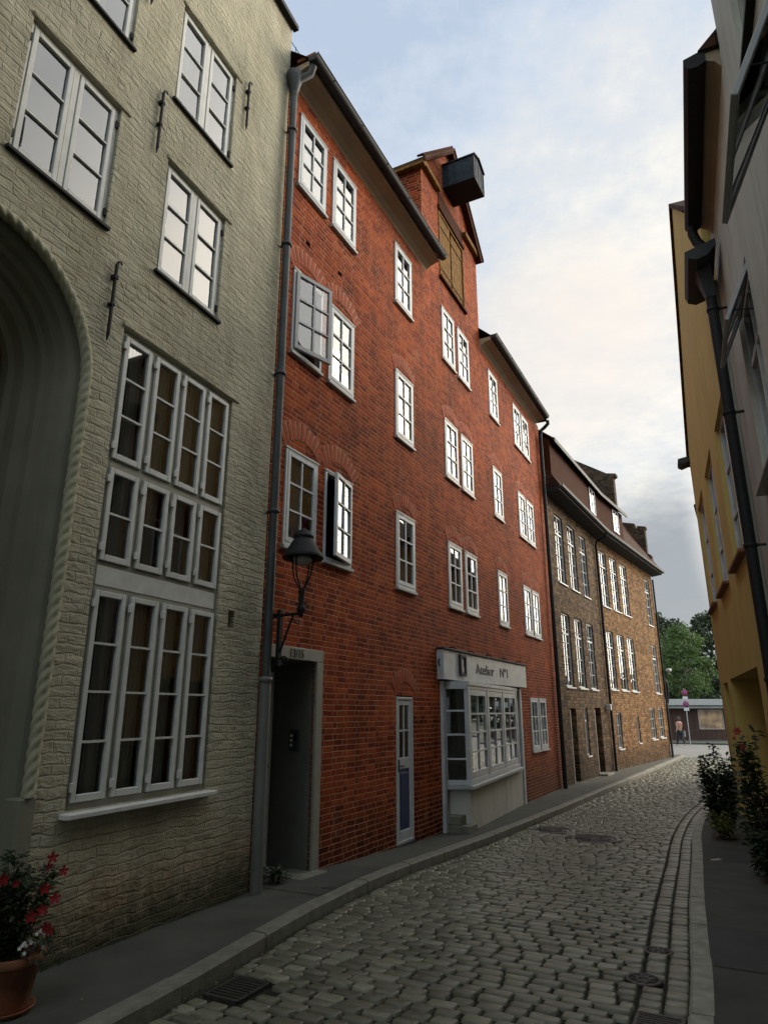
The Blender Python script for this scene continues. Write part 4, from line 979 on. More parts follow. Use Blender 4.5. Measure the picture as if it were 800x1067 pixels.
mb = MB(); a, b = rec[0], rec[1]; mb.quad((a, .849, -.6), (b, .849, -.6), (b, .849, 2.12), (a, .849, 2.12)); mb.build('recess_back', M['yellow2'], ye)
mb = MB(); mb.box(b-1.45, b-.25, .78, .84, -.25, 1.95, .01); mb.box(b-1.38, b-.89, .76, .785, -.1, 1.85, .01); mb.box(b-.81, b-.32, .76, .785, -.1, 1.85, .01); dd = mb.build('entrance_door', M['greyframe'], ye)
mb = MB(); mb.lathe([(0, -.05), (.05, -.04), (.06, .02), (0, .06)], 12, (b-1.7, .78, 1.75)); mb.box(b-1.74, b-1.66, .8, .85, 1.7, 1.8); mb.build('porch_lamp', M['white'], ye)
mb = MB(); mb.quad((rec2[0], .499, -.6), (rec2[1], .499, -.6), (rec2[1], .499, 2.1), (rec2[0], .499, 2.1)); mb.build('side_door', M['wood'], ye)
mb = MB(); mb.prism([(UY(8.3), -.3), (UY(8.3)-.26, -.3), (UY(8.3)-.18, .12)], -.05, .0); mb.build('corner_stone', M['granite'], ye)
mb = MB(); mb.prism_x([(-.02, 7.0), (-.16, 6.95), (-.24, 7.0), (-.24, 7.08), (-.02, 7.12)], -15.75, -15.3); mb.build('gutter', M['zinc_dark'], ye)
# next house beyond, out of the sight line, put in to block low light
loc, rz = wallframe(7.85, 15.6, 27.5, False)
oc = empty('unseen_ochre_house', loc, rz, 'unseen ochre plastered house added behind the yellow gabled house to block low light', 'house')
mb = MB(); oh = [(-2.2-2.4*i, -1.2-2.4*i, z, z+1.5, .14) for i in range(3) for z in (.9, 3.4)]
wall_grid(mb, -8, 0, -.8, 6.4, oh); mb.quad((0, 0, -.8), (0, 7, -.8), (0, 7, 6.4), (0, 0, 6.4)); mb.quad((-8, 0, -.8), (-8, 7, -.8), (-8, 7, 6.4), (-8, 0, 6.4)); mb.build('wall', M['yellow2'], oc)
mb = MB(); mb.prism_x([(-.3, 6.4), (3.5, 10), (7.3, 6.4)], -8.1, .1); mb.build('roof', M['tile'], oc)
for x0, x1, z0, z1, _ in oh:
    f = MB(); ring(f, -.5, .5, 0, 1.5, .06, .05, .12, .004); f.box(-.03, .03, .05, .12, .06, 1.44); o = f.build('window', M['white'], oc, ((x0+x1)/2, 0, z0))
    p = MB(); panes(p, [-.44, 0, .44], [.06, .75, 1.44], .08); p.build('pane', M['glass'], o)
mb = MB(); mb.quad((-8, .5, -.8), (0, .5, -.8), (0, .5, 6.4), (-8, .5, 6.4)); mb.build('room_lining', M['interior'], oc)
#@@PART2
# ======================================================= LANE, KERBS, PAVEMENTS
PD = (cos(radians(27)), -sin(radians(27)))
def sq(s, q): return (SD[0]*s+PD[0]*q, SD[1]*s+PD[1]*q)
LK = [(-14, -2.2), (-4, -2.55), (3.19, -3.10), (5.5, -3.40), (7.88, -3.54), (11, -3.50), (15.63, -3.38), (22.5, -3.11), (30.9, -2.74), (36, -2.50)]
RK = [(-14, -.10), (-4, -.2), (4.62, -.47), (7.72, -.667), (10.14, -.80), (12.4, -.915), (14.93, -.93), (17.3, -.807), (22, -.35), (30, .5), (36, 1.2)]
def curve(P, s):
    for i in range(len(P)-1):
        if s <= P[i+1][0] or i == len(P)-2:
            a, b = P[i], P[i+1]; p0 = P[max(0, i-1)]; p3 = P[min(len(P)-1, i+2)]
            h = b[0]-a[0]; t = (s-a[0])/h
            ma = (b[1]-p0[1])/(b[0]-p0[0])*h; mb_ = (p3[1]-a[1])/(p3[0]-a[0])*h
            return (2*t**3-3*t*t+1)*a[1]+(t**3-2*t*t+t)*ma+(-2*t**3+3*t*t)*b[1]+(t**3-t*t)*mb_
def P3(s, q, dz=0):
    x, y = sq(s, q); return (x, y, gz(x, y)+dz)
def strip_mesh(mb, ql, qr, s0, s1, ds, nq, dz, mi=0):
    n = int((s1-s0)/ds); vs = []
    for i in range(n+1):
        s = s0+(s1-s0)*i/n; a, b = ql(s), qr(s)
        for j in range(nq+1): vs.append(P3(s, a+(b-a)*j/nq, dz))
    mb.add(vs, [(i*(nq+1)+j, i*(nq+1)+j+1, (i+1)*(nq+1)+j+1, (i+1)*(nq+1)+j) for i in range(n) for j in range(nq)], True, mi)
qL = lambda s: curve(LK, s); qR = lambda s: curve(RK, s)
# ground sheet
mb = MB(); vs = []
for s in (-60, -12, 0, 8, 18, 33, 50, 120, 700):
    for q in (-600, -60, -10, 0, 10, 60, 600): vs.append(P3(s, q, -.16))
mb.add(vs, [(i*7+j, i*7+j+1, (i+1)*7+j+1, (i+1)*7+j) for i in range(8) for j in range(6)])
tag(mb.build('ground', M['ground']), kind='structure')
# lane: one sheet of joint dirt carrying modelled setts
mb = MB(); strip_mesh(mb, lambda s: qL(s)-.02, lambda s: qR(s)+.02, -12, 36, .5, 6, -.022, 1)
R_ = random.Random(5); stone = []
def sett(cs, cq, ls, lq, far_, tw=0):
    """one sett: ls along the lane, lq across"""
    base = len(mb.v); hh = R_.uniform(-.006, .006); tone = min(1, max(0, R_.gauss(.5, .22)))
    tx, ty = R_.gauss(0, .016), R_.gauss(0, .014)
    def ringpts(k, inset, dz, jit):
        out = []
        hs_, hq = ls/2-inset, lq/2-inset; c = min(hs_, hq)*.26
        for a, b in ((-hs_+c, -hq), (hs_-c, -hq), (hs_, -hq+c), (hs_, hq-c), (hs_-c, hq), (-hs_+c, hq), (-hs_, hq-c), (-hs_, -hq+c)):
            a += R_.uniform(-jit, jit); b += R_.uniform(-jit, jit)
            x, y, z = P3(cs+a+b*tw, cq+b, 0); out.append((x, y, z+dz+hh+a*tx+b*ty))
        return out
    r0 = ringpts(0, -.001, -.03, .002); r1 = ringpts(1, .003, -.004, .004)
    if far_: vs = r0+r1; fs = [(i, (i+1) % 8, (i+1) % 8+8, i+8) for i in range(8)]+[tuple(range(8, 16))]
    else:
        r2 = ringpts(2, .011, .0, .003); vs = r0+r1+r2
        fs = [(k*8+i, k*8+(i+1) % 8, (k+1)*8+(i+1) % 8, (k+1)*8+i) for k in range(2) for i in range(8)]+[tuple(range(16, 24))]
    mb.add(vs, fs, True, 0); stone.append((base, len(vs), tone))
s = 1.6; row = 0
holes_rd = [((2.79, 12.16), .33), ((3.22, 11.30), .36), ((2.0, 5.61), .075), ((1.68, 5.03), .085), ((-.90, 4.80), .20), ((1.50, 4.32), .17)]
def blocked(cs, cq, m=.02):
    x, y = sq(cs, cq); return any((x-h[0][0])**2+(y-h[0][1])**2 < (h[1]+m)**2 for h in holes_rd)
while s < 35.6:
    ls = R_.uniform(.094, .116); wob = R_.uniform(-.02, .02)
    a, b = qL(s)+.01, qR(s)-.300
    q = a-R_.uniform(0, .12); 
    while q < b-.05:
        lq = R_.uniform(.14, .215)
        if q+lq > b-.06: lq = b-q
        qa = max(q, a)
        if q+lq-qa > .05:
            cq = (qa+q+lq)/2; bow = .03*sin((cq-a)/(b-a)*pi)
            cs = s+bow+R_.uniform(-.006, .006)
            if not blocked(cs, cq): sett(cs, cq, ls-.015+R_.uniform(-.006, .003), q+lq-qa-.018+R_.uniform(-.008, .003), s > 16)
        q += lq
    s += ls
for col, (o0, o1) in enumerate(((-.292, -.152), (-.148, -.008))):
    s = 1.6+.05*col
    while s < 35.6:
        ls = R_.uniform(.11, .165); cs = s+ls/2; cq = qR(cs)+(o0+o1)/2
        if not blocked(cs, cq): sett(cs, cq, ls-.014, (o1-o0)-.012, s > 16, tw=0)
        s += ls
road = mb.build('cobbled_lane', [M['sett'], M['joint']]); tag(road, kind='structure')
ca = road.data.color_attributes.new('stone', 'FLOAT_COLOR', 'POINT')
arr = [.5]*(len(road.data.vertices)*4)
for b0, n, t in stone:
    for i in range(b0, b0+n): arr[4*i] = arr[4*i+1] = arr[4*i+2] = t; arr[4*i+3] = 1
ca.data.foreach_set('color', arr)
# kerbs: individual granite lengths
def kerb(Q, side, top, w, s0, s1, name):
    mb = MB(); s = s0; Rk = random.Random(3)
    while s < s1:
        l = Rk.uniform(.75, 1.15); n = 4; e = min(s+l-.012, s1)
        vs = []; j = Rk.uniform(-.004, .004)
        for i in range(n+1):
            ss = s+(e-s)*i/n; q = Q(ss)+j
            for dq, dz in ((0, -.06), (0, top-.018), (.018, top), (w, top+.002), (w, -.02)): vs.append(P3(ss, q+side*dq, dz+j))
        mb.add(vs, [(i*5+k, i*5+k+1, (i+1)*5+k+1, (i+1)*5+k) for i in range(n) for k in range(4)], False)
        mb.add([vs[k] for k in range(5)], [tuple(range(5))]); mb.add([vs[n*5+k] for k in range(5)], [tuple(range(5))])
        s += l
    o = mb.build(name, M['granite']); return tag(o, kind='structure')
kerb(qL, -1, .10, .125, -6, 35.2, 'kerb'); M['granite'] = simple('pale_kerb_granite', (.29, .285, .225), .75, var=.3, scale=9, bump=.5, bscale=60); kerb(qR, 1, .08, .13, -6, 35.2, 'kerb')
mb = MB(); strip_mesh(mb, lambda s: qL(s)-6, lambda s: qL(s)-.12, -12, 35.3, .5, 4, .10); tag(mb.build('pavement', M['asphalt']), kind='structure')
mb = MB(); strip_mesh(mb, lambda s: qR(s)+.125, lambda s: qR(s)+5, -12, 35.3, .5, 4, .08); tag(mb.build('pavement', M['asphalt']), kind='structure')
# darker asphalt patches let into the right pavement, a strip along the left kerb
mb = MB(); strip_mesh(mb, lambda s: qR(s)+.135, lambda s: qR(s)+1.6, 5.45, 6.5, .25, 2, .084); strip_mesh(mb, lambda s: qR(s)+.135, lambda s: qR(s)+1.6, 10.0, 10.9, .25, 2, .084)
strip_mesh(mb, lambda s: qL(s)-1.3, lambda s: qL(s)-.13, 5.7, 7.1, .25, 2, .104)
tag(mb.build('pavement_patch', M['patch']), kind='structure')
mb = MB(); strip_mesh(mb, lambda s: -60, lambda s: 60, 35.3, 52.5, 1, 8, -.004); tag(mb.build('cross_street', M['far_road']), kind='structure')
mb = MB(); strip_mesh(mb, lambda s: -60, lambda s: 60, 52.5, 62, 1, 8, .10); mb.quad(P3(52.5, -60, -.01), P3(52.5, 60, -.01), P3(52.5, 60, .1), P3(52.5, -60, .1)); tag(mb.build('far_pavement', M['asphalt']), kind='structure')

# covers and grates
def cover(name, x, y, r, label, rings=3, cat='manhole cover', mat='castiron', spokes=12, frame=True):
    e = empty(name, (x, y, gz(x, y)), rnd.uniform(0, 3), label, cat, 'iron covers set into the cobbles')
    m = MB()
    if frame: m.lathe([(r+(.10 if r > .2 else .03), -.02), (r+(.10 if r > .2 else .03), -.001), (r+.03, .002), (r+.004, .005), (r+.002, -.008)], 32)
    f_ = m.build('frame', M['castiron'], e) if frame else None
    m = MB(); m.lathe([(r, -.02), (r-.002, .000), (0, .001)], 32)
    for k in range(1, rings):
        rr = r*k/rings; m.lathe([(rr-.008, 0), (rr-.006, .005), (rr+.006, .005), (rr+.008, 0)], 24)
    for k in range(spokes):
        Mx = Matrix.Rotation(2*pi*k/spokes, 4, 'Z'); m.box(r*.25, r*.92, -.006, .006, .0, .006, 0, Mx)
    m.build('lid', M[mat], e)
cover('manhole_cover', 2.79, 12.16, .27, 'round manhole cover with raised iron ring in the cobbles, closer to the shop', 3)
cover('manhole_cover', 3.22, 11.30, .30, 'dark flat round manhole cover in the middle of the cobbled lane', 4)
cover('valve_cover', 2.0, 5.61, .075, 'smaller valve cover by the right kerb, farther of the two', 2, 'valve cover', spokes=8)
cover('valve_cover', 1.68, 5.03, .085, 'larger valve cover by the right kerb, nearer of the two', 2, 'valve cover', spokes=8)
def grate(x, y, L_, w_, label, n=9):
    e = empty('drain_grate', (x, y, gz(x, y)), radians(63), label, 'drain grate', 'drain grates beside the kerbs')
    m = MB(); 
    for a in (-L_/2, L_/2-.02): m.box(a, a+.02, -w_/2, w_/2, -.03, .004)
    for a in (-w_/2, w_/2-.02): m.box(-L_/2, L_/2, a, a+.02, -.03, .002)
    m.build('frame', M['castiron'], e); m = MB()
    for i in range(n):
        a = -L_/2+.03+(L_-.06)*i/(n-1); m.box(a-.008, a+.008, -w_/2+.02, w_/2-.02, -.02, .000)
    m.build('bars', M['castiron'], e); m = MB(); m.quad((-L_/2, -w_/2, -.018), (L_/2, -w_/2, -.018), (L_/2, w_/2, -.018), (-L_/2, w_/2, -.018)); m.build('pit', M['interior'], e)
grate(-.90, 4.80, .34, .26, 'iron drain grate in the cobbles beside the left kerb')
grate(1.50, 4.32, .30, .26, 'iron drain grate beside the right kerb at the lower edge of the picture')
e = empty('water_valve_cap', (-.52, 6.98, gz(-.52, 6.98)+.10), .4, 'small square iron valve cap in the left pavement by the doorstep', 'valve cap'); m = MB(); m.box(-.06, .06, -.05, .05, -.01, .006, .003); m.build('lid', M['castiron'], e)
e = empty('hydrant_cap', (4.09, 9.15, gz(4.09, 9.15)+.085), .4, 'small pale valve cap in the right pavement', 'valve cap'); m = MB(); m.box(-.07, .07, -.03, .03, -.01, .006, .003); m.build('lid', M['fascia'], e)

# ======================================================= PLANTS
def leafv(p, d, n, L_, w_, fold=.25):
    d = d.normalized(); s_ = d.cross(n).normalized(); n = s_.cross(d).normalized()
    return [p, p+d*L_*.35+s_*w_*.5+n*w_*fold, p+d*L_*.75+s_*w_*.36+n*w_*fold*.7, p+d*L_, p+d*L_*.75-s_*w_*.36+n*w_*fold*.7, p+d*L_*.35-s_*w_*.5+n*w_*fold, p+d*L_*.5]
def addleaf(mb, p, d, n, L_, w_, mi=0):
    mb.add(leafv(p, d, n, L_, w_), [(0, 1, 6), (1, 2, 6), (2, 3, 6), (3, 4, 6), (4, 5, 6), (5, 0, 6)], True, mi)
def rv(r): 
    while 1:
        v = Vector((r.uniform(-1, 1), r.uniform(-1, 1), r.uniform(-1, 1)))
        if .1 < v.length < 1: return v.normalized()
def blossom(mb, p, n, r, petals=5, cup=.4, rr=None, curl=0):
    n = n.normalized(); a = n.orthogonal().normalized(); b = n.cross(a)
    for k in range(petals):
        th = 2*pi*k/petals+.3; d = a*cos(th)+b*sin(th); t = b*cos(th)-a*sin(th)
        v = [p, p+d*r*.5+t*r*.33+n*r*cup*.6, p+d*r+t*r*.25+n*r*cup*.8, p+d*r*1.12+n*r*(cup*.7-curl), p+d*r-t*r*.25+n*r*cup*.8, p+d*r*.5-t*r*.33+n*r*cup*.6]
        mb.add(v, [(0, 1, 2, 3), (0, 3, 4, 5)], True)
    mb.tube([p-n*r*1.2, p], [r*.10, r*.22], 6, True)
def bush(name, x, y, h, spread, label, cat='rose bush', n_st=9, leaves=70, ll=.05, lean=(0, 0), flowers=(), fl_mat='petal_rose', mat='leaf_rose', seed=1, low=.1, parent=None, z0=None, group=None, thin_top=True):
    r = random.Random(seed); z0 = gz(x, y)+.09 if z0 is None else z0
    e = parent or empty(name, (x, y, z0), 0, label, cat, 'bushes in front of the yellow house' if cat != 'weed' else None)
    st = MB(); lf = MB()
    for k in range(n_st):
        a = 2*pi*k/n_st+r.uniform(-.3, .3); R0 = r.uniform(.01, .06); rad = spread*r.uniform(.35, 1); hk = h*r.uniform(.55, 1)
        pts = []; 
        for i in range(8):
            t = i/7; rr = R0+rad*(t**.8 if t < .7 else .75)+.02*r.uniform(-1, 1)
            pts.append(Vector((cos(a)*rr+lean[0]*t*t, sin(a)*rr+lean[1]*t*t, hk*t)))
        st.tube(pts, [.007*(1-.7*i/7) for i in range(8)], 5)
        for j in range(leaves):
            t = low+(1-low)*r.random()**(.9 if thin_top else 1); i = min(6, int(t*7)); f = t*7-i; p = pts[i].lerp(pts[i+1], f)
            out = rv(r); out.z = abs(out.z)*.4-.1; q = p+out*r.uniform(.01, .10 if t < .8 else .05)
            nn = Vector((r.uniform(-.5, .5), r.uniform(-.5, .5), 1)); addleaf(lf, q, out+Vector((0, 0, r.uniform(-.5, .3))), nn, ll*r.uniform(.7, 1.25), ll*r.uniform(.5, .7))
    st.build('stem', M['bark'], e); lf.build('foliage', M[mat], e)
    if flowers:
        for fx, fy, fz, fr in flowers:
            fm = MB()
            for q in range(3): blossom(fm, Vector((fx, fy, fz)), Vector((r.uniform(-.3, .3)-.5, -.7, .25)), fr*(1-.27*q), 6, .3+.35*q, curl=.15)
            fm.build('flower', M[fl_mat], e)
    return e
bush('rose_bush', 5.15, 11.1, 1.35, .25, 'dark leafy rose bush at the kerb in front of the yellow house', n_st=16, leaves=130, ll=.075, seed=4, lean=(.0, .0))
bush('flowering_shrub', 4.98, 10.75, .42, .17, 'low pale-flowered shrub at the foot of the dark rose bush', 'shrub', n_st=9, leaves=34, ll=.06, seed=8, mat='leaf_yellow')
bush('rose_bush', 4.22, 8.22, 1.62, .14, 'rose bush with two red blooms at the right edge of the picture', n_st=12, leaves=75, ll=.085, seed=15, lean=(-.03, .0), flowers=((-.13, -.04, 1.50, .045), (-.10, -.05, 1.33, .04), (-.16, 0, 1.42, .02)), low=.02)
bush('shrub', 4.10, 7.75, .55, .20, 'bushy low shrub in front of the rose bush with red blooms', 'shrub', n_st=11, leaves=60, ll=.07, seed=23, low=.0)
bush('weed', -1.02, 7.16, .13, .05, 'small weed in the corner of the entrance', 'weed', n_st=8, leaves=14, ll=.05, seed=31, mat='leaf_rose', z0=.02)

px_, py_ = -2.0, 4.13; pz = gz(px_, py_)+.10
pp = empty('potted_plant', (px_, py_, pz), 0, 'terracotta pot of red trumpet flowers at the foot of the grey painted wall', 'potted plant')
pp.scale = (.92, .92, .92)
m = MB(); m.lathe([(0, .012), (.118, .012), (.125, .03), (.165, .25), (.185, .252), (.19, .262), (.19, .295), (.184, .30), (.165, .30), (.16, .27), (0, .265)], 36); m.build('pot', M['terracotta'], pp)
m = MB(); m.lathe([(0, 0), (.13, 0), (.165, .03), (.158, .032), (.13, .012), (0, .012)], 36); m.build('saucer', M['terracotta'], pp)
r = random.Random(9); lf = MB(); st = MB()
for k in range(26):
    a = r.uniform(0, 2*pi); hk = r.uniform(.30, .62); rad = r.uniform(.03, .19); pts = [Vector((cos(a)*(.03+rad*(i/6)**.8), sin(a)*(.03+rad*(i/6)**.8), .27+hk*(i/6))) for i in range(7)]
    if k % 4 == 0: pts[-1] += Vector((.10, .0, -.06)); pts[-2] += Vector((.06, 0, .0))
    st.tube(pts, [.004*(1-.6*i/6) for i in range(7)], 5)
    for j in range(60):
        t = r.random(); i = min(5, int(t*6)); p = pts[i].lerp(pts[i+1], t*6-i); o = rv(r); o.z *= .5
        addleaf(lf, p+o*r.uniform(0, .05), o, Vector((r.uniform(-.4, .4), r.uniform(-.4, .4), 1)), r.uniform(.035, .06), r.uniform(.02, .03))
for k in range(60):
    a = r.uniform(-1.5, 1.5); p = Vector((.14+.07*cos(a), .12*sin(a), r.uniform(.26, .42))); o = rv(r); addleaf(lf, p, o, Vector((0, 0, 1)), .035, .022)
st.build('stem', M['bark'], pp); lf.build('foliage', M['leaf_dark'], pp)
for (fx, fy, fz, s_) in ((.215, -.10, .82, .03), (.27, -.06, .74, .028), (.20, -.12, .66, .03), (.25, -.08, .60, .03), (.205, -.12, .55, .03), (.225, -.10, .46, .028), (.235, -.07, .43, .026), (.15, -.14, .52, .032), (-.02, -.18, .72, .035), (.06, -.18, .70, .022), (.19, -.08, .77, .022)):
    fm = MB(); blossom(fm, Vector((fx, fy, fz)), Vector((.5+r.uniform(-.3, .3), -.8, r.uniform(-.4, .3))), s_, 5, .35)
    fm.build('flower', M['petal'], pp)
for k in range(12):
    fm = MB(); blossom(fm, Vector((.15+r.uniform(-.05, .06), -.10+r.uniform(-.06, .06), r.uniform(.33, .43))), Vector((.3, -.8, .3)), .011, 5, .2)
    f_ = fm.build('flower', M['petal_white'], pp); f_['label'] = 'tiny white flower over the rim'

def noise_ok(x, y, r): return r.random() < max(0, .2+.8*sin(x*2.1+1.3*sin(y*.9))*cos(y*1.3+x))
# fallen leaves / litter at the kerb
m = MB(); r = random.Random(77)
for k in range(70):
    s = r.uniform(2.5, 9); x, y = sq(s, qL(s)+r.uniform(.0, .10)) if k % 2 else sq(s, qL(s)-r.uniform(.15, 1.0))
    z = gz(x, y)+(.005 if k % 2 else .106); d = rv(r); d.z = 0
    if d.length < .1: continue
    addleaf(m, Vector((x, y, z)), d, Vector((r.uniform(-.2, .2), 0, 1)), r.uniform(.02, .04), r.uniform(.012, .02))
tag(m.build('fallen_leaves', M['leaf_yellow']), 'scattered fallen leaves along the left kerb', 'leaves', kind='stuff')
# chaff, grit and a little grass in the joints of the lane
m = MB()
for k in range(2600):
    s = 2+24*r.random()**1.6; a_, b_ = qL(s), qR(s); t = r.random(); x, y = sq(s, a_+(b_-a_)*t)
    if noise_ok(x, y, r): addleaf(m, Vector((x, y, gz(x, y)-.012)), Vector((r.uniform(-1, 1), r.uniform(-1, 1), .5)), Vector((.2, 0, 1)), r.uniform(.012, .028), .008)
tag(m.build('joint_grass', M['leaf_rose']), 'grass and chaff growing in the joints of the cobbles', 'grass', kind='stuff')
# moss and grass tufts in the joint between wall and pavement
m = MB()
for k in range(900):
    u = r.uniform(-3.2, -.1) ; a = radians(AZG); x, y = PCx+sin(a)*u+cos(a)*.012*r.random()*3, PCy+cos(a)*u-sin(a)*.03*r.random()
    if r.random() > .4+.6*abs(sin(u*5)): continue
    addleaf(m, Vector((x, y, gz(x, y)+.10)), Vector((r.uniform(-.4, .6), r.uniform(-.6, .4), 1)), Vector((1, 0, .2)), r.uniform(.01, .035), .006)
for k in range(1500):
    s = r.uniform(2.5, 14); x, y = sq(s, qL(s)+r.uniform(-.0, .02)); 
    if r.random() > .3+.5*abs(sin(s*2.3)): continue
    addleaf(m, Vector((x, y, gz(x, y)-.01)), Vector((r.uniform(-.5, .5), r.uniform(-.5, .5), 1)), Vector((1, 0, .2)), r.uniform(.01, .03), .006)
tag(m.build('moss_and_grass', M['leaf_dark']), 'moss and tiny grass tufts along wall foot and kerb', 'moss', kind='stuff')

# ======================================================= FAR END: FENCE SHED, SIGNS, PERSON, TREES
fy_ = 53.6; z0 = gz(23, fy_)+.1
sh = empty('boarded_shelter', (23.5, fy_, z0), 0, 'long low dark brown boarded shelter with pale roof edge at the end of the lane', 'shelter')
m = MB(); 
for i in range(30): m.box(-5.5+i*.4, -5.5+(i+1)*.4-.012, 0, .08, 0, 2.35, .004)
m.build('board_wall', M['brownwall'], sh)
m = MB(); m.box(-5.8, 6.8, -1.1, 1.6, 2.50, 2.95, .02); m.build('roof_edge', M['fascia'], sh)
m = MB(); m.box(-5.7, 6.6, -.75, -.05, 2.28, 2.46, .01)
for i in range(20): m.box(-5.6+i*.62, -5.6+i*.62+.07, -.9, -.3, 2.44, 2.50)
m.build('beam', M['greywood'], sh)
m = MB(); ring(m, .45, 2.35, .75, 2.2, .05, -.06, -.005, .004); pf = m.build('display_frame', M['fascia'], sh)
m = MB(); m.quad((.5, -.012, .8), (2.3, -.012, .8), (2.3, -.012, 2.15), (.5, -.012, 2.15)); m.build('poster', M['poster'], pf)
m = MB(); m.box(1.2, 1.75, -.80, -.70, 2.32, 2.40, .01); m.build('light_fitting', M['white'], sh)
m = MB(); m.box(2.75, 2.95, -.06, -.005, .7, 2.3, .01); m.build('notice', M['white'], sh)
# sign post
x_, y_ = 19.85, 46.0
sp_ = empty('no_stopping_sign_post', (x_, y_, gz(x_, y_)), 0, 'grey post carrying two round blue and red no-stopping signs with white plates', 'traffic sign')
m = MB(); m.tube([(0, 0, -.1), (0, 0, 3.6)], .03, 8); m.build('post', M['fascia'], sp_)
for zc in (3.32, 2.60):
    for rr, mm, yy, nm in ((.20, 'signred', -.04, 'round_sign'),):
        m = MB(); Mx = Matrix.Translation((0, yy, zc)) @ Matrix.Rotation(pi/2, 4, 'X')
        t = MB(); t.lathe([(0, 0), (rr, 0), (rr, .01), (0, .01)], 24); t.v = [tuple(Mx @ Vector(v)) for v in t.v]; so = t.build(nm, M[mm], sp_)
        t = MB(); t.lathe([(0, .011), (rr*.80, .011), (rr*.8, .014), (0, .014)], 24); t.v = [tuple(Mx @ Vector(v)) for v in t.v]; t.build('blue_field', M['signblue'], so)
        t = MB(); Mz = Matrix.Translation((0, yy-.017, zc)); t.box(-.17, .17, -.002, .002, -.022, .022, 0, Mz @ Matrix.Rotation(pi/4, 4, 'Y')); t.box(-.17, .17, -.0045, -.0025, -.022, .022, 0, Mz @ Matrix.Rotation(-pi/4, 4, 'Y')); t.build('red_cross', M['signred'], so)
    m = MB(); m.box(-.17, .17, -.05, -.035, zc-.42, zc-.24, .003); m.build('plate', M['white'], sp_)

# person walking away, bag at the side
def skin_body(name, verts, edges, radii, mat, parent, sub=2, root=0):
    me = bpy.data.meshes.new(name); me.from_pydata(verts, edges, []); me.materials.append(mat)
    o = bpy.data.objects.new(name, me); C.objects.link(o)
    md = o.modifiers.new('Skin', 'SKIN'); md.use_smooth_shade = True
    if not me.skin_vertices: 
        me.attributes  # layer is created with the modifier
    bpy.context.view_layer.objects.active = o
    if len(me.skin_vertices) == 0:
        with bpy.context.temp_override(object=o, active_object=o, selected_objects=[o]):
            bpy.ops.mesh.customdata_skin_add()
    for i, rd in enumerate(radii):
        me.skin_vertices[0].data[i].radius = (rd if isinstance(rd, tuple) else (rd, rd)); me.skin_vertices[0].data[i].use_root = (i == root)
    sb = o.modifiers.new('Sub', 'SUBSURF'); sb.levels = sub; sb.render_levels = sub
    dg = bpy.context.evaluated_depsgraph_get(); nm = bpy.data.meshes.new_from_object(o.evaluated_get(dg))
    bpy.data.objects.remove(o); o = bpy.data.objects.new(name, nm); C.objects.link(o); o.parent = parent
    for p in nm.polygons: p.use_smooth = True
    return o
hx_, hy_ = 18.95, 45.3
pe = empty('person', (hx_, hy_, gz(hx_, hy_)), radians(200), 'pedestrian in a salmon top and dark trousers walking beside the sign post', 'person')
V = [(0, 0, .95), (0, .01, 1.15), (0, .02, 1.35), (0, .02, 1.47), (0, .0, 1.53), (0, -.02, 1.62), (0, -.02, 1.70),
     (.10, 0, .90), (.10, -.12, .50), (.10, -.22, .10), (.10, -.34, .04),
     (-.10, 0, .90), (-.10, .06, .50), (-.10, .26, .14), (-.10, .17, .04),
     (.19, .02, 1.42), (.24, .08, 1.16), (.25, .0, .94), (.25, -.03, .86),
     (-.19, .02, 1.42), (-.24, -.05, 1.16), (-.24, -.20, 1.02), (-.24, -.26, .97)]
E_ = [(0, 1), (1, 2), (2, 3), (3, 4), (4, 5), (5, 6), (0, 7), (7, 8), (8, 9), (9, 10), (0, 11), (11, 12), (12, 13), (13, 14), (3, 15), (15, 16), (16, 17), (17, 18), (3, 19), (19, 20), (20, 21), (21, 22)]
Rr = [(.15, .11), (.135, .10), (.16, .11), (.12, .09), (.055, .055), (.085, .095), (.07, .08), .085, .06, .04, .035, .085, .06, .04, .035, .06, .042, .032, .028, .06, .042, .032, .028]
try:
    skin_body('body', V, E_, Rr, M['skin'], pe)
    ts = [0, 1, 2, 3, 15, 16, 19, 20]; mp = {v: i for i, v in enumerate(ts)}
    skin_body('shirt', [V[i] for i in ts], [(mp[a], mp[b]) for a, b in E_ if a in mp and b in mp], [((Rr[i] if isinstance(Rr[i], tuple) else (Rr[i],)*2)[0]+.018, (Rr[i] if isinstance(Rr[i], tuple) else (Rr[i],)*2)[1]+.018) for i in ts], M['pinkshirt'], pe)
    ts = [0, 7, 8, 9, 11, 12, 13]; mp = {v: i for i, v in enumerate(ts)}
    skin_body('trousers', [V[i] for i in ts], [(mp[a], mp[b]) for a, b in E_ if a in mp and b in mp], [((Rr[i] if isinstance(Rr[i], tuple) else (Rr[i],)*2)[0]+.02, (Rr[i] if isinstance(Rr[i], tuple) else (Rr[i],)*2)[1]+.02) for i in ts], M['darktrousers'], pe)
except Exception as ex:
    print('person failed', ex)
m = MB(); m.lathe([(0, .20), (.06, .19), (.10, .13), (.112, .05), (.105, -.03), (.085, -.09), (.05, -.1)], 16, (0, .0, 1.62)); m.build('hair', M['hair'], pe)
m = MB(); m.box(-.42, -.28, -.25, .08, .55, .92, .04); m.tube([(-.30, -.2, .9), (-.24, -.24, 1.0), (-.26, -.02, .9)], .012, 6)
bg = m.build('shoulder_bag', M['greycloth']); bg.location = pe.location; bg.rotation_euler = pe.rotation_euler; tag(bg, 'grey bag carried by the pedestrian in the salmon top', 'bag')

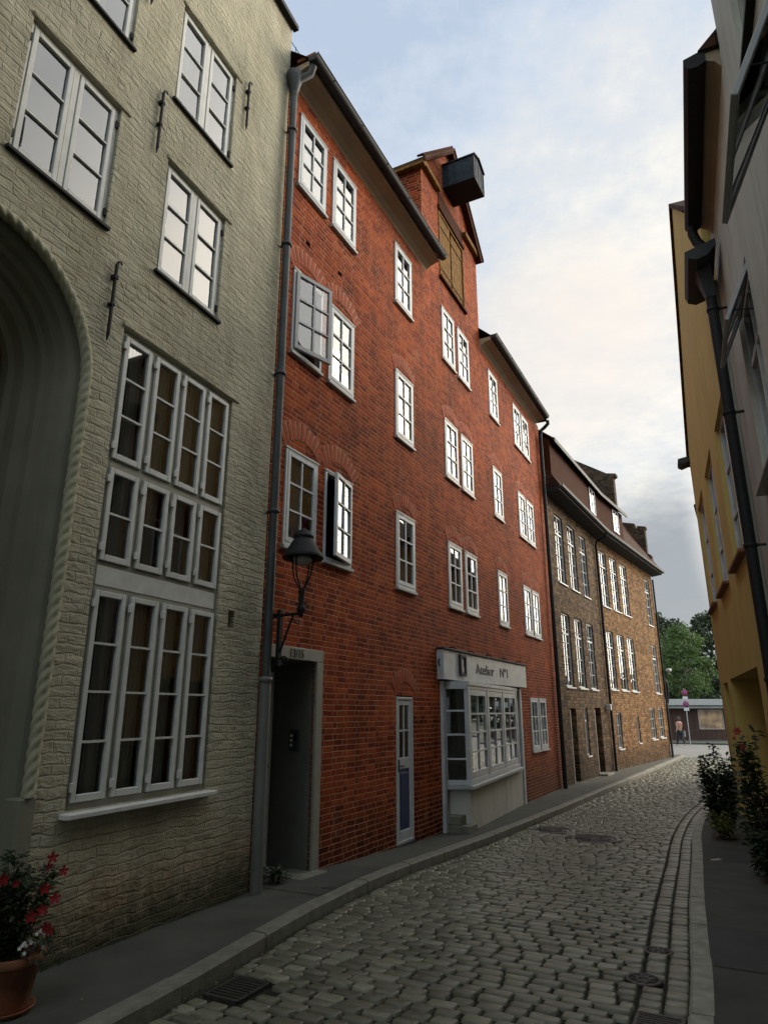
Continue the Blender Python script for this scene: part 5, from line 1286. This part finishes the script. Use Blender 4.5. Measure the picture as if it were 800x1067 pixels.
def tree(name, x, y, h, cz, rx, rz, label, mat, seed, n=2600, leaf=.26, clumps=46, group=None, trunk=True):
    r = random.Random(seed); z0 = gz(x, y); e = empty(name, (x, y, z0), 0, label, 'tree' if name != 'dark_bush' else 'bush', 'trees behind the shelter')
    t = MB(); t.tube([(0, 0, -.3), (.05, 0, h*.3), (-.05, .05, h*.6), (0, 0, h*.85)], [h*.028, h*.022, h*.014, h*.004], 9)
    for k in range(9):
        a = r.uniform(0, 2*pi); zb = h*r.uniform(.22, .6); L_ = rx*r.uniform(.6, .9)
        t.tube([(0, 0, zb), (cos(a)*L_*.5, sin(a)*L_*.5, zb+L_*.35), (cos(a)*L_, sin(a)*L_, zb+L_*.8)], [h*.010, h*.006, h*.002], 6)
    t.build('trunk', M['bark'], e)
    c = MB(); cl_ = []
    for k in range(clumps):
        v = rv(r); rr = r.uniform(.55, 1.0)**.5; w = 1-.25*max(0, v.z)
        cl_.append((Vector((v.x*rx*rr*w, v.y*rx*rr*w, cz+v.z*rz*rr)), r.uniform(.22, .42)*min(rx, rz)))
    for k in range(n):
        p, s_ = cl_[r.randrange(clumps)]; o = rv(r)*s_*r.random()**.4; o.z *= .7
        d = rv(r); addleaf(c, p+o, d, rv(r), leaf*r.uniform(.6, 1.3), leaf*r.uniform(.45, .8))
    c.build('crown', M[mat], e); return e
tree('broadleaf_tree', 28.7, 66, 10.2, 6.6, 2.5, 3.5, 'light green broadleaf tree in front of darker trees behind the shelter', 'leaf_light', 1, n=7000, leaf=.24, clumps=70)
tree('dark_tree', 32.6, 80, 13.0, 8.6, 3.0, 4.5, 'dark tall tree beside the rubble brick corner, left of the light green tree', 'leaf_dark', 2, n=8500, leaf=.40, clumps=80)
tree('dark_tree', 38.4, 80, 13.6, 9.0, 3.0, 4.6, 'dark tall tree beside the yellow house, right of the light green tree', 'leaf_dark', 3, n=8500, leaf=.40, clumps=80)
tree('dark_tree', 35.2, 86, 12.0, 8.0, 2.7, 3.8, 'mid green tree filling the gap behind the light green tree', 'leaf_mid', 4, n=7000, leaf=.36, clumps=70)
tree('dark_tree', 28.0, 76, 12.6, 8.2, 2.8, 4.2, 'dark tree mostly hidden behind the end of the rubble brick wall', 'leaf_dark', 6, n=3000, leaf=.32)
tree('dark_bush', 31.6, 71, 5.6, 3.2, 2.6, 2.7, 'broad dark bush above the shelter roof, right of the light green tree', 'leaf_dark', 7, n=6000, leaf=.32, clumps=70)
tree('dark_bush', 26.8, 71, 5.8, 3.2, 2.8, 2.8, 'broad dark bush above the shelter roof, left of the light green tree', 'leaf_dark', 8, n=6000, leaf=.32, clumps=70)
tree('dark_bush', 36.0, 72, 6.2, 3.4, 2.8, 3.0, 'dark bush behind the shelter, nearest the yellow house', 'leaf_dark', 9, n=6000, leaf=.32, clumps=70)
# wooded bank far behind, one mass
m = MB(); r = random.Random(50)
for k in range(9000):
    x = r.uniform(-10, 120); y = 95+r.uniform(0, 14)+abs(x-40)*.1; top = 7.5+1.2*sin(x*.21)+.8*sin(x*.57+1)
    p = Vector((x, y, gz(x, y)+r.uniform(0, 1)**.7*top)); addleaf(m, p, rv(r), rv(r), r.uniform(.8, 1.5), r.uniform(.6, 1.0))
tag(m.build('wooded_bank', M['leaf_dark']), 'far wooded bank behind the trees', 'trees', kind='stuff')

# ======================================================= SKY, SUN, CAMERA
SAZ, SEL = radians(62), radians(21)
w = bpy.data.worlds.new('World'); scene.world = w; w.use_nodes = True; nt = w.node_tree; L = nt.links
bg = nt.nodes['Background']; out = nt.nodes['World Output']
sky = N(nt, 'ShaderNodeTexSky'); sky.sky_type = 'NISHITA'; sky.sun_disc = False; sky.sun_elevation = SEL; sky.sun_rotation = SAZ
try: sky.air_density = 1.2; sky.dust_density = 2.0
except Exception: pass
L.new(sky.outputs[0], bg.inputs[0]); bg.inputs[1].default_value = .08
tc = N(nt, 'ShaderNodeTexCoord'); nrm = N(nt, 'ShaderNodeVectorMath', operation='NORMALIZE'); L.new(tc.outputs['Generated'], nrm.inputs[0]); D = nrm.outputs[0]
sp = N(nt, 'ShaderNodeSeparateXYZ'); L.new(D, sp.inputs[0]); dz = sp.outputs[2]
# clouds on a flat layer overhead
den = math_(nt, 'ADD', math_(nt, 'MAXIMUM', dz, 0), .12)
dv = N(nt, 'ShaderNodeVectorMath', operation='DIVIDE'); cb = N(nt, 'ShaderNodeCombineXYZ')
for i in range(3): L.new(den, cb.inputs[i])
L.new(D, dv.inputs[0]); L.new(cb.outputs[0], dv.inputs[1])
n1, _ = noise(nt, dv.outputs[0], 1.3, 8, .6); n2, _ = noise(nt, dv.outputs[0], 9.0, 9, .66)
def dot(az, el):
    a = N(nt, 'ShaderNodeVectorMath', operation='DOT_PRODUCT'); L.new(D, a.inputs[0]); a.inputs[1].default_value = (sin(radians(az))*cos(radians(el)), cos(radians(az))*cos(radians(el)), sin(radians(el))); return a.outputs['Value']
g = dot(42, 20)
gw = N(nt, 'ShaderNodeMapRange'); gw.interpolation_type = 'SMOOTHSTEP'; L.new(g, gw.inputs[0]); gw.inputs[1].default_value = .66; gw.inputs[2].default_value = 1.0; gw.inputs[3].default_value = 0; gw.inputs[4].default_value = .86
f1 = math_(nt, 'ADD', gw.outputs[0], math_(nt, 'MULTIPLY', math_(nt, 'SUBTRACT', n1, .5), .9))
f1 = math_(nt, 'ADD', f1, math_(nt, 'MULTIPLY', math_(nt, 'SUBTRACT', n2, .5), 1.25), True)
col = ramp(nt, f1, [(.0, (.49, .585, .73)), (.30, (.61, .69, .80)), (.60, (.74, .77, .80)), (1.0, (.96, .925, .85))])
pch = N(nt, 'ShaderNodeMapRange'); pch.interpolation_type = 'SMOOTHSTEP'; L.new(dot(17, 29), pch.inputs[0]); pch.inputs[1].default_value = .982; pch.inputs[2].default_value = 1.0
col = mix(nt, math_(nt, 'MULTIPLY', pch.outputs[0], math_(nt, 'MULTIPLY', n1, 1.2), True), col, (.92, .84, .76))
# grey cloud bank low down
lo = N(nt, 'ShaderNodeMapRange'); lo.interpolation_type = 'SMOOTHSTEP'; L.new(math_(nt, 'ADD', dz, math_(nt, 'MULTIPLY', math_(nt, 'SUBTRACT', n1, .5), .22)), lo.inputs[0])
lo.inputs[1].default_value = .24; lo.inputs[2].default_value = .34; lo.inputs[3].default_value = .95; lo.inputs[4].default_value = 0
ba = N(nt, 'ShaderNodeMapRange'); ba.interpolation_type = 'SMOOTHSTEP'; L.new(dot(16, 6), ba.inputs[0]); ba.inputs[1].default_value = .86; ba.inputs[2].default_value = .985
col = mix(nt, math_(nt, 'MULTIPLY', lo.outputs[0], ba.outputs[0]), col, (.31, .345, .385))
# brightest part of the cloud veil, where the sun stands behind it
gs = N(nt, 'ShaderNodeMapRange'); gs.interpolation_type = 'SMOOTHSTEP'; L.new(dot(60, 17), gs.inputs[0]); gs.inputs[1].default_value = .84; gs.inputs[2].default_value = .985
glow = mix(nt, gs.outputs[0], (0, 0, 0), (3.0, 2.65, 2.1))
for az_, el_, lo_, hi_, cc in ((44, 13, .945, .99, (3.2, 2.9, 2.45)), (80, 42, .84, .97, (1.75, 1.65, 1.45))):  # two extra bright lobes in unseen sky, added for the window reflections
    q_ = N(nt, 'ShaderNodeMapRange'); q_.interpolation_type = 'SMOOTHSTEP'; L.new(dot(az_, el_), q_.inputs[0]); q_.inputs[1].default_value = lo_; q_.inputs[2].default_value = hi_
    glow = mix(nt, 1.0, glow, mix(nt, q_.outputs[0], (0, 0, 0), cc), 'ADD')
add = N(nt, 'ShaderNodeVectorMath', operation='ADD'); L.new(col, add.inputs[0]); L.new(glow, add.inputs[1])
# sky behind the camera and overhead is boosted and warmed as added fill light
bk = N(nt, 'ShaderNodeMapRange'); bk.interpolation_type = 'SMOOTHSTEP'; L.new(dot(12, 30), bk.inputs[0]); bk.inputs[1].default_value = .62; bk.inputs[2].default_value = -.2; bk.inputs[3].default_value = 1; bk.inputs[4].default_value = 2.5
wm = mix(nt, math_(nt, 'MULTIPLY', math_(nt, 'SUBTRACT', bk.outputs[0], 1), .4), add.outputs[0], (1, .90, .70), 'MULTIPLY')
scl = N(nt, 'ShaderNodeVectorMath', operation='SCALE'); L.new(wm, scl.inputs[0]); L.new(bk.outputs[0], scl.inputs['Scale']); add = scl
# below the horizon: dull ground colour
hz = N(nt, 'ShaderNodeMapRange'); L.new(dz, hz.inputs[0]); hz.inputs[1].default_value = -.02; hz.inputs[2].default_value = .0
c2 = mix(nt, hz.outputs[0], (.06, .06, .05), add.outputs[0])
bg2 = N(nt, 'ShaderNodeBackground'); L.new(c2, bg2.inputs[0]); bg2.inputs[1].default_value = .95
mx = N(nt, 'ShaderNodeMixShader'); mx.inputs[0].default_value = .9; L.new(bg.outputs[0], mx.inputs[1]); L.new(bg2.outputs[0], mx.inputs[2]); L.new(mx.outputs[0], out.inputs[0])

sl_ = bpy.data.lights.new('sun', 'SUN'); sl_.energy = 1.3; sl_.angle = radians(18); sl_.color = (1, .88, .72)
so = bpy.data.objects.new('sun', sl_); C.objects.link(so); S = Vector((sin(SAZ)*cos(SEL), cos(SAZ)*cos(SEL), sin(SEL))); so.rotation_euler = S.to_track_quat('Z', 'Y').to_euler(); so.location = (20, 10, 30)

cam = bpy.data.cameras.new('camera'); co = bpy.data.objects.new('camera', cam); C.objects.link(co); scene.camera = co
F_ = 700.; PIT = math.atan2(207, F_)
cam.sensor_fit = 'HORIZONTAL'; cam.sensor_width = 36; cam.lens = F_/800*36; cam.clip_end = 2000; cam.clip_start = .05
co.location = (0, 0, 1.6); co.rotation_euler = (pi/2+PIT, 0, 0)
scene.view_settings.view_transform = 'Standard'; scene.view_settings.look = 'None'; scene.view_settings.exposure = .25; scene.view_settings.gamma = 1
try: scene.cycles.max_bounces = 8; scene.cycles.transparent_max_bounces = 12; scene.cycles.sample_clamp_indirect = 6
except Exception: pass
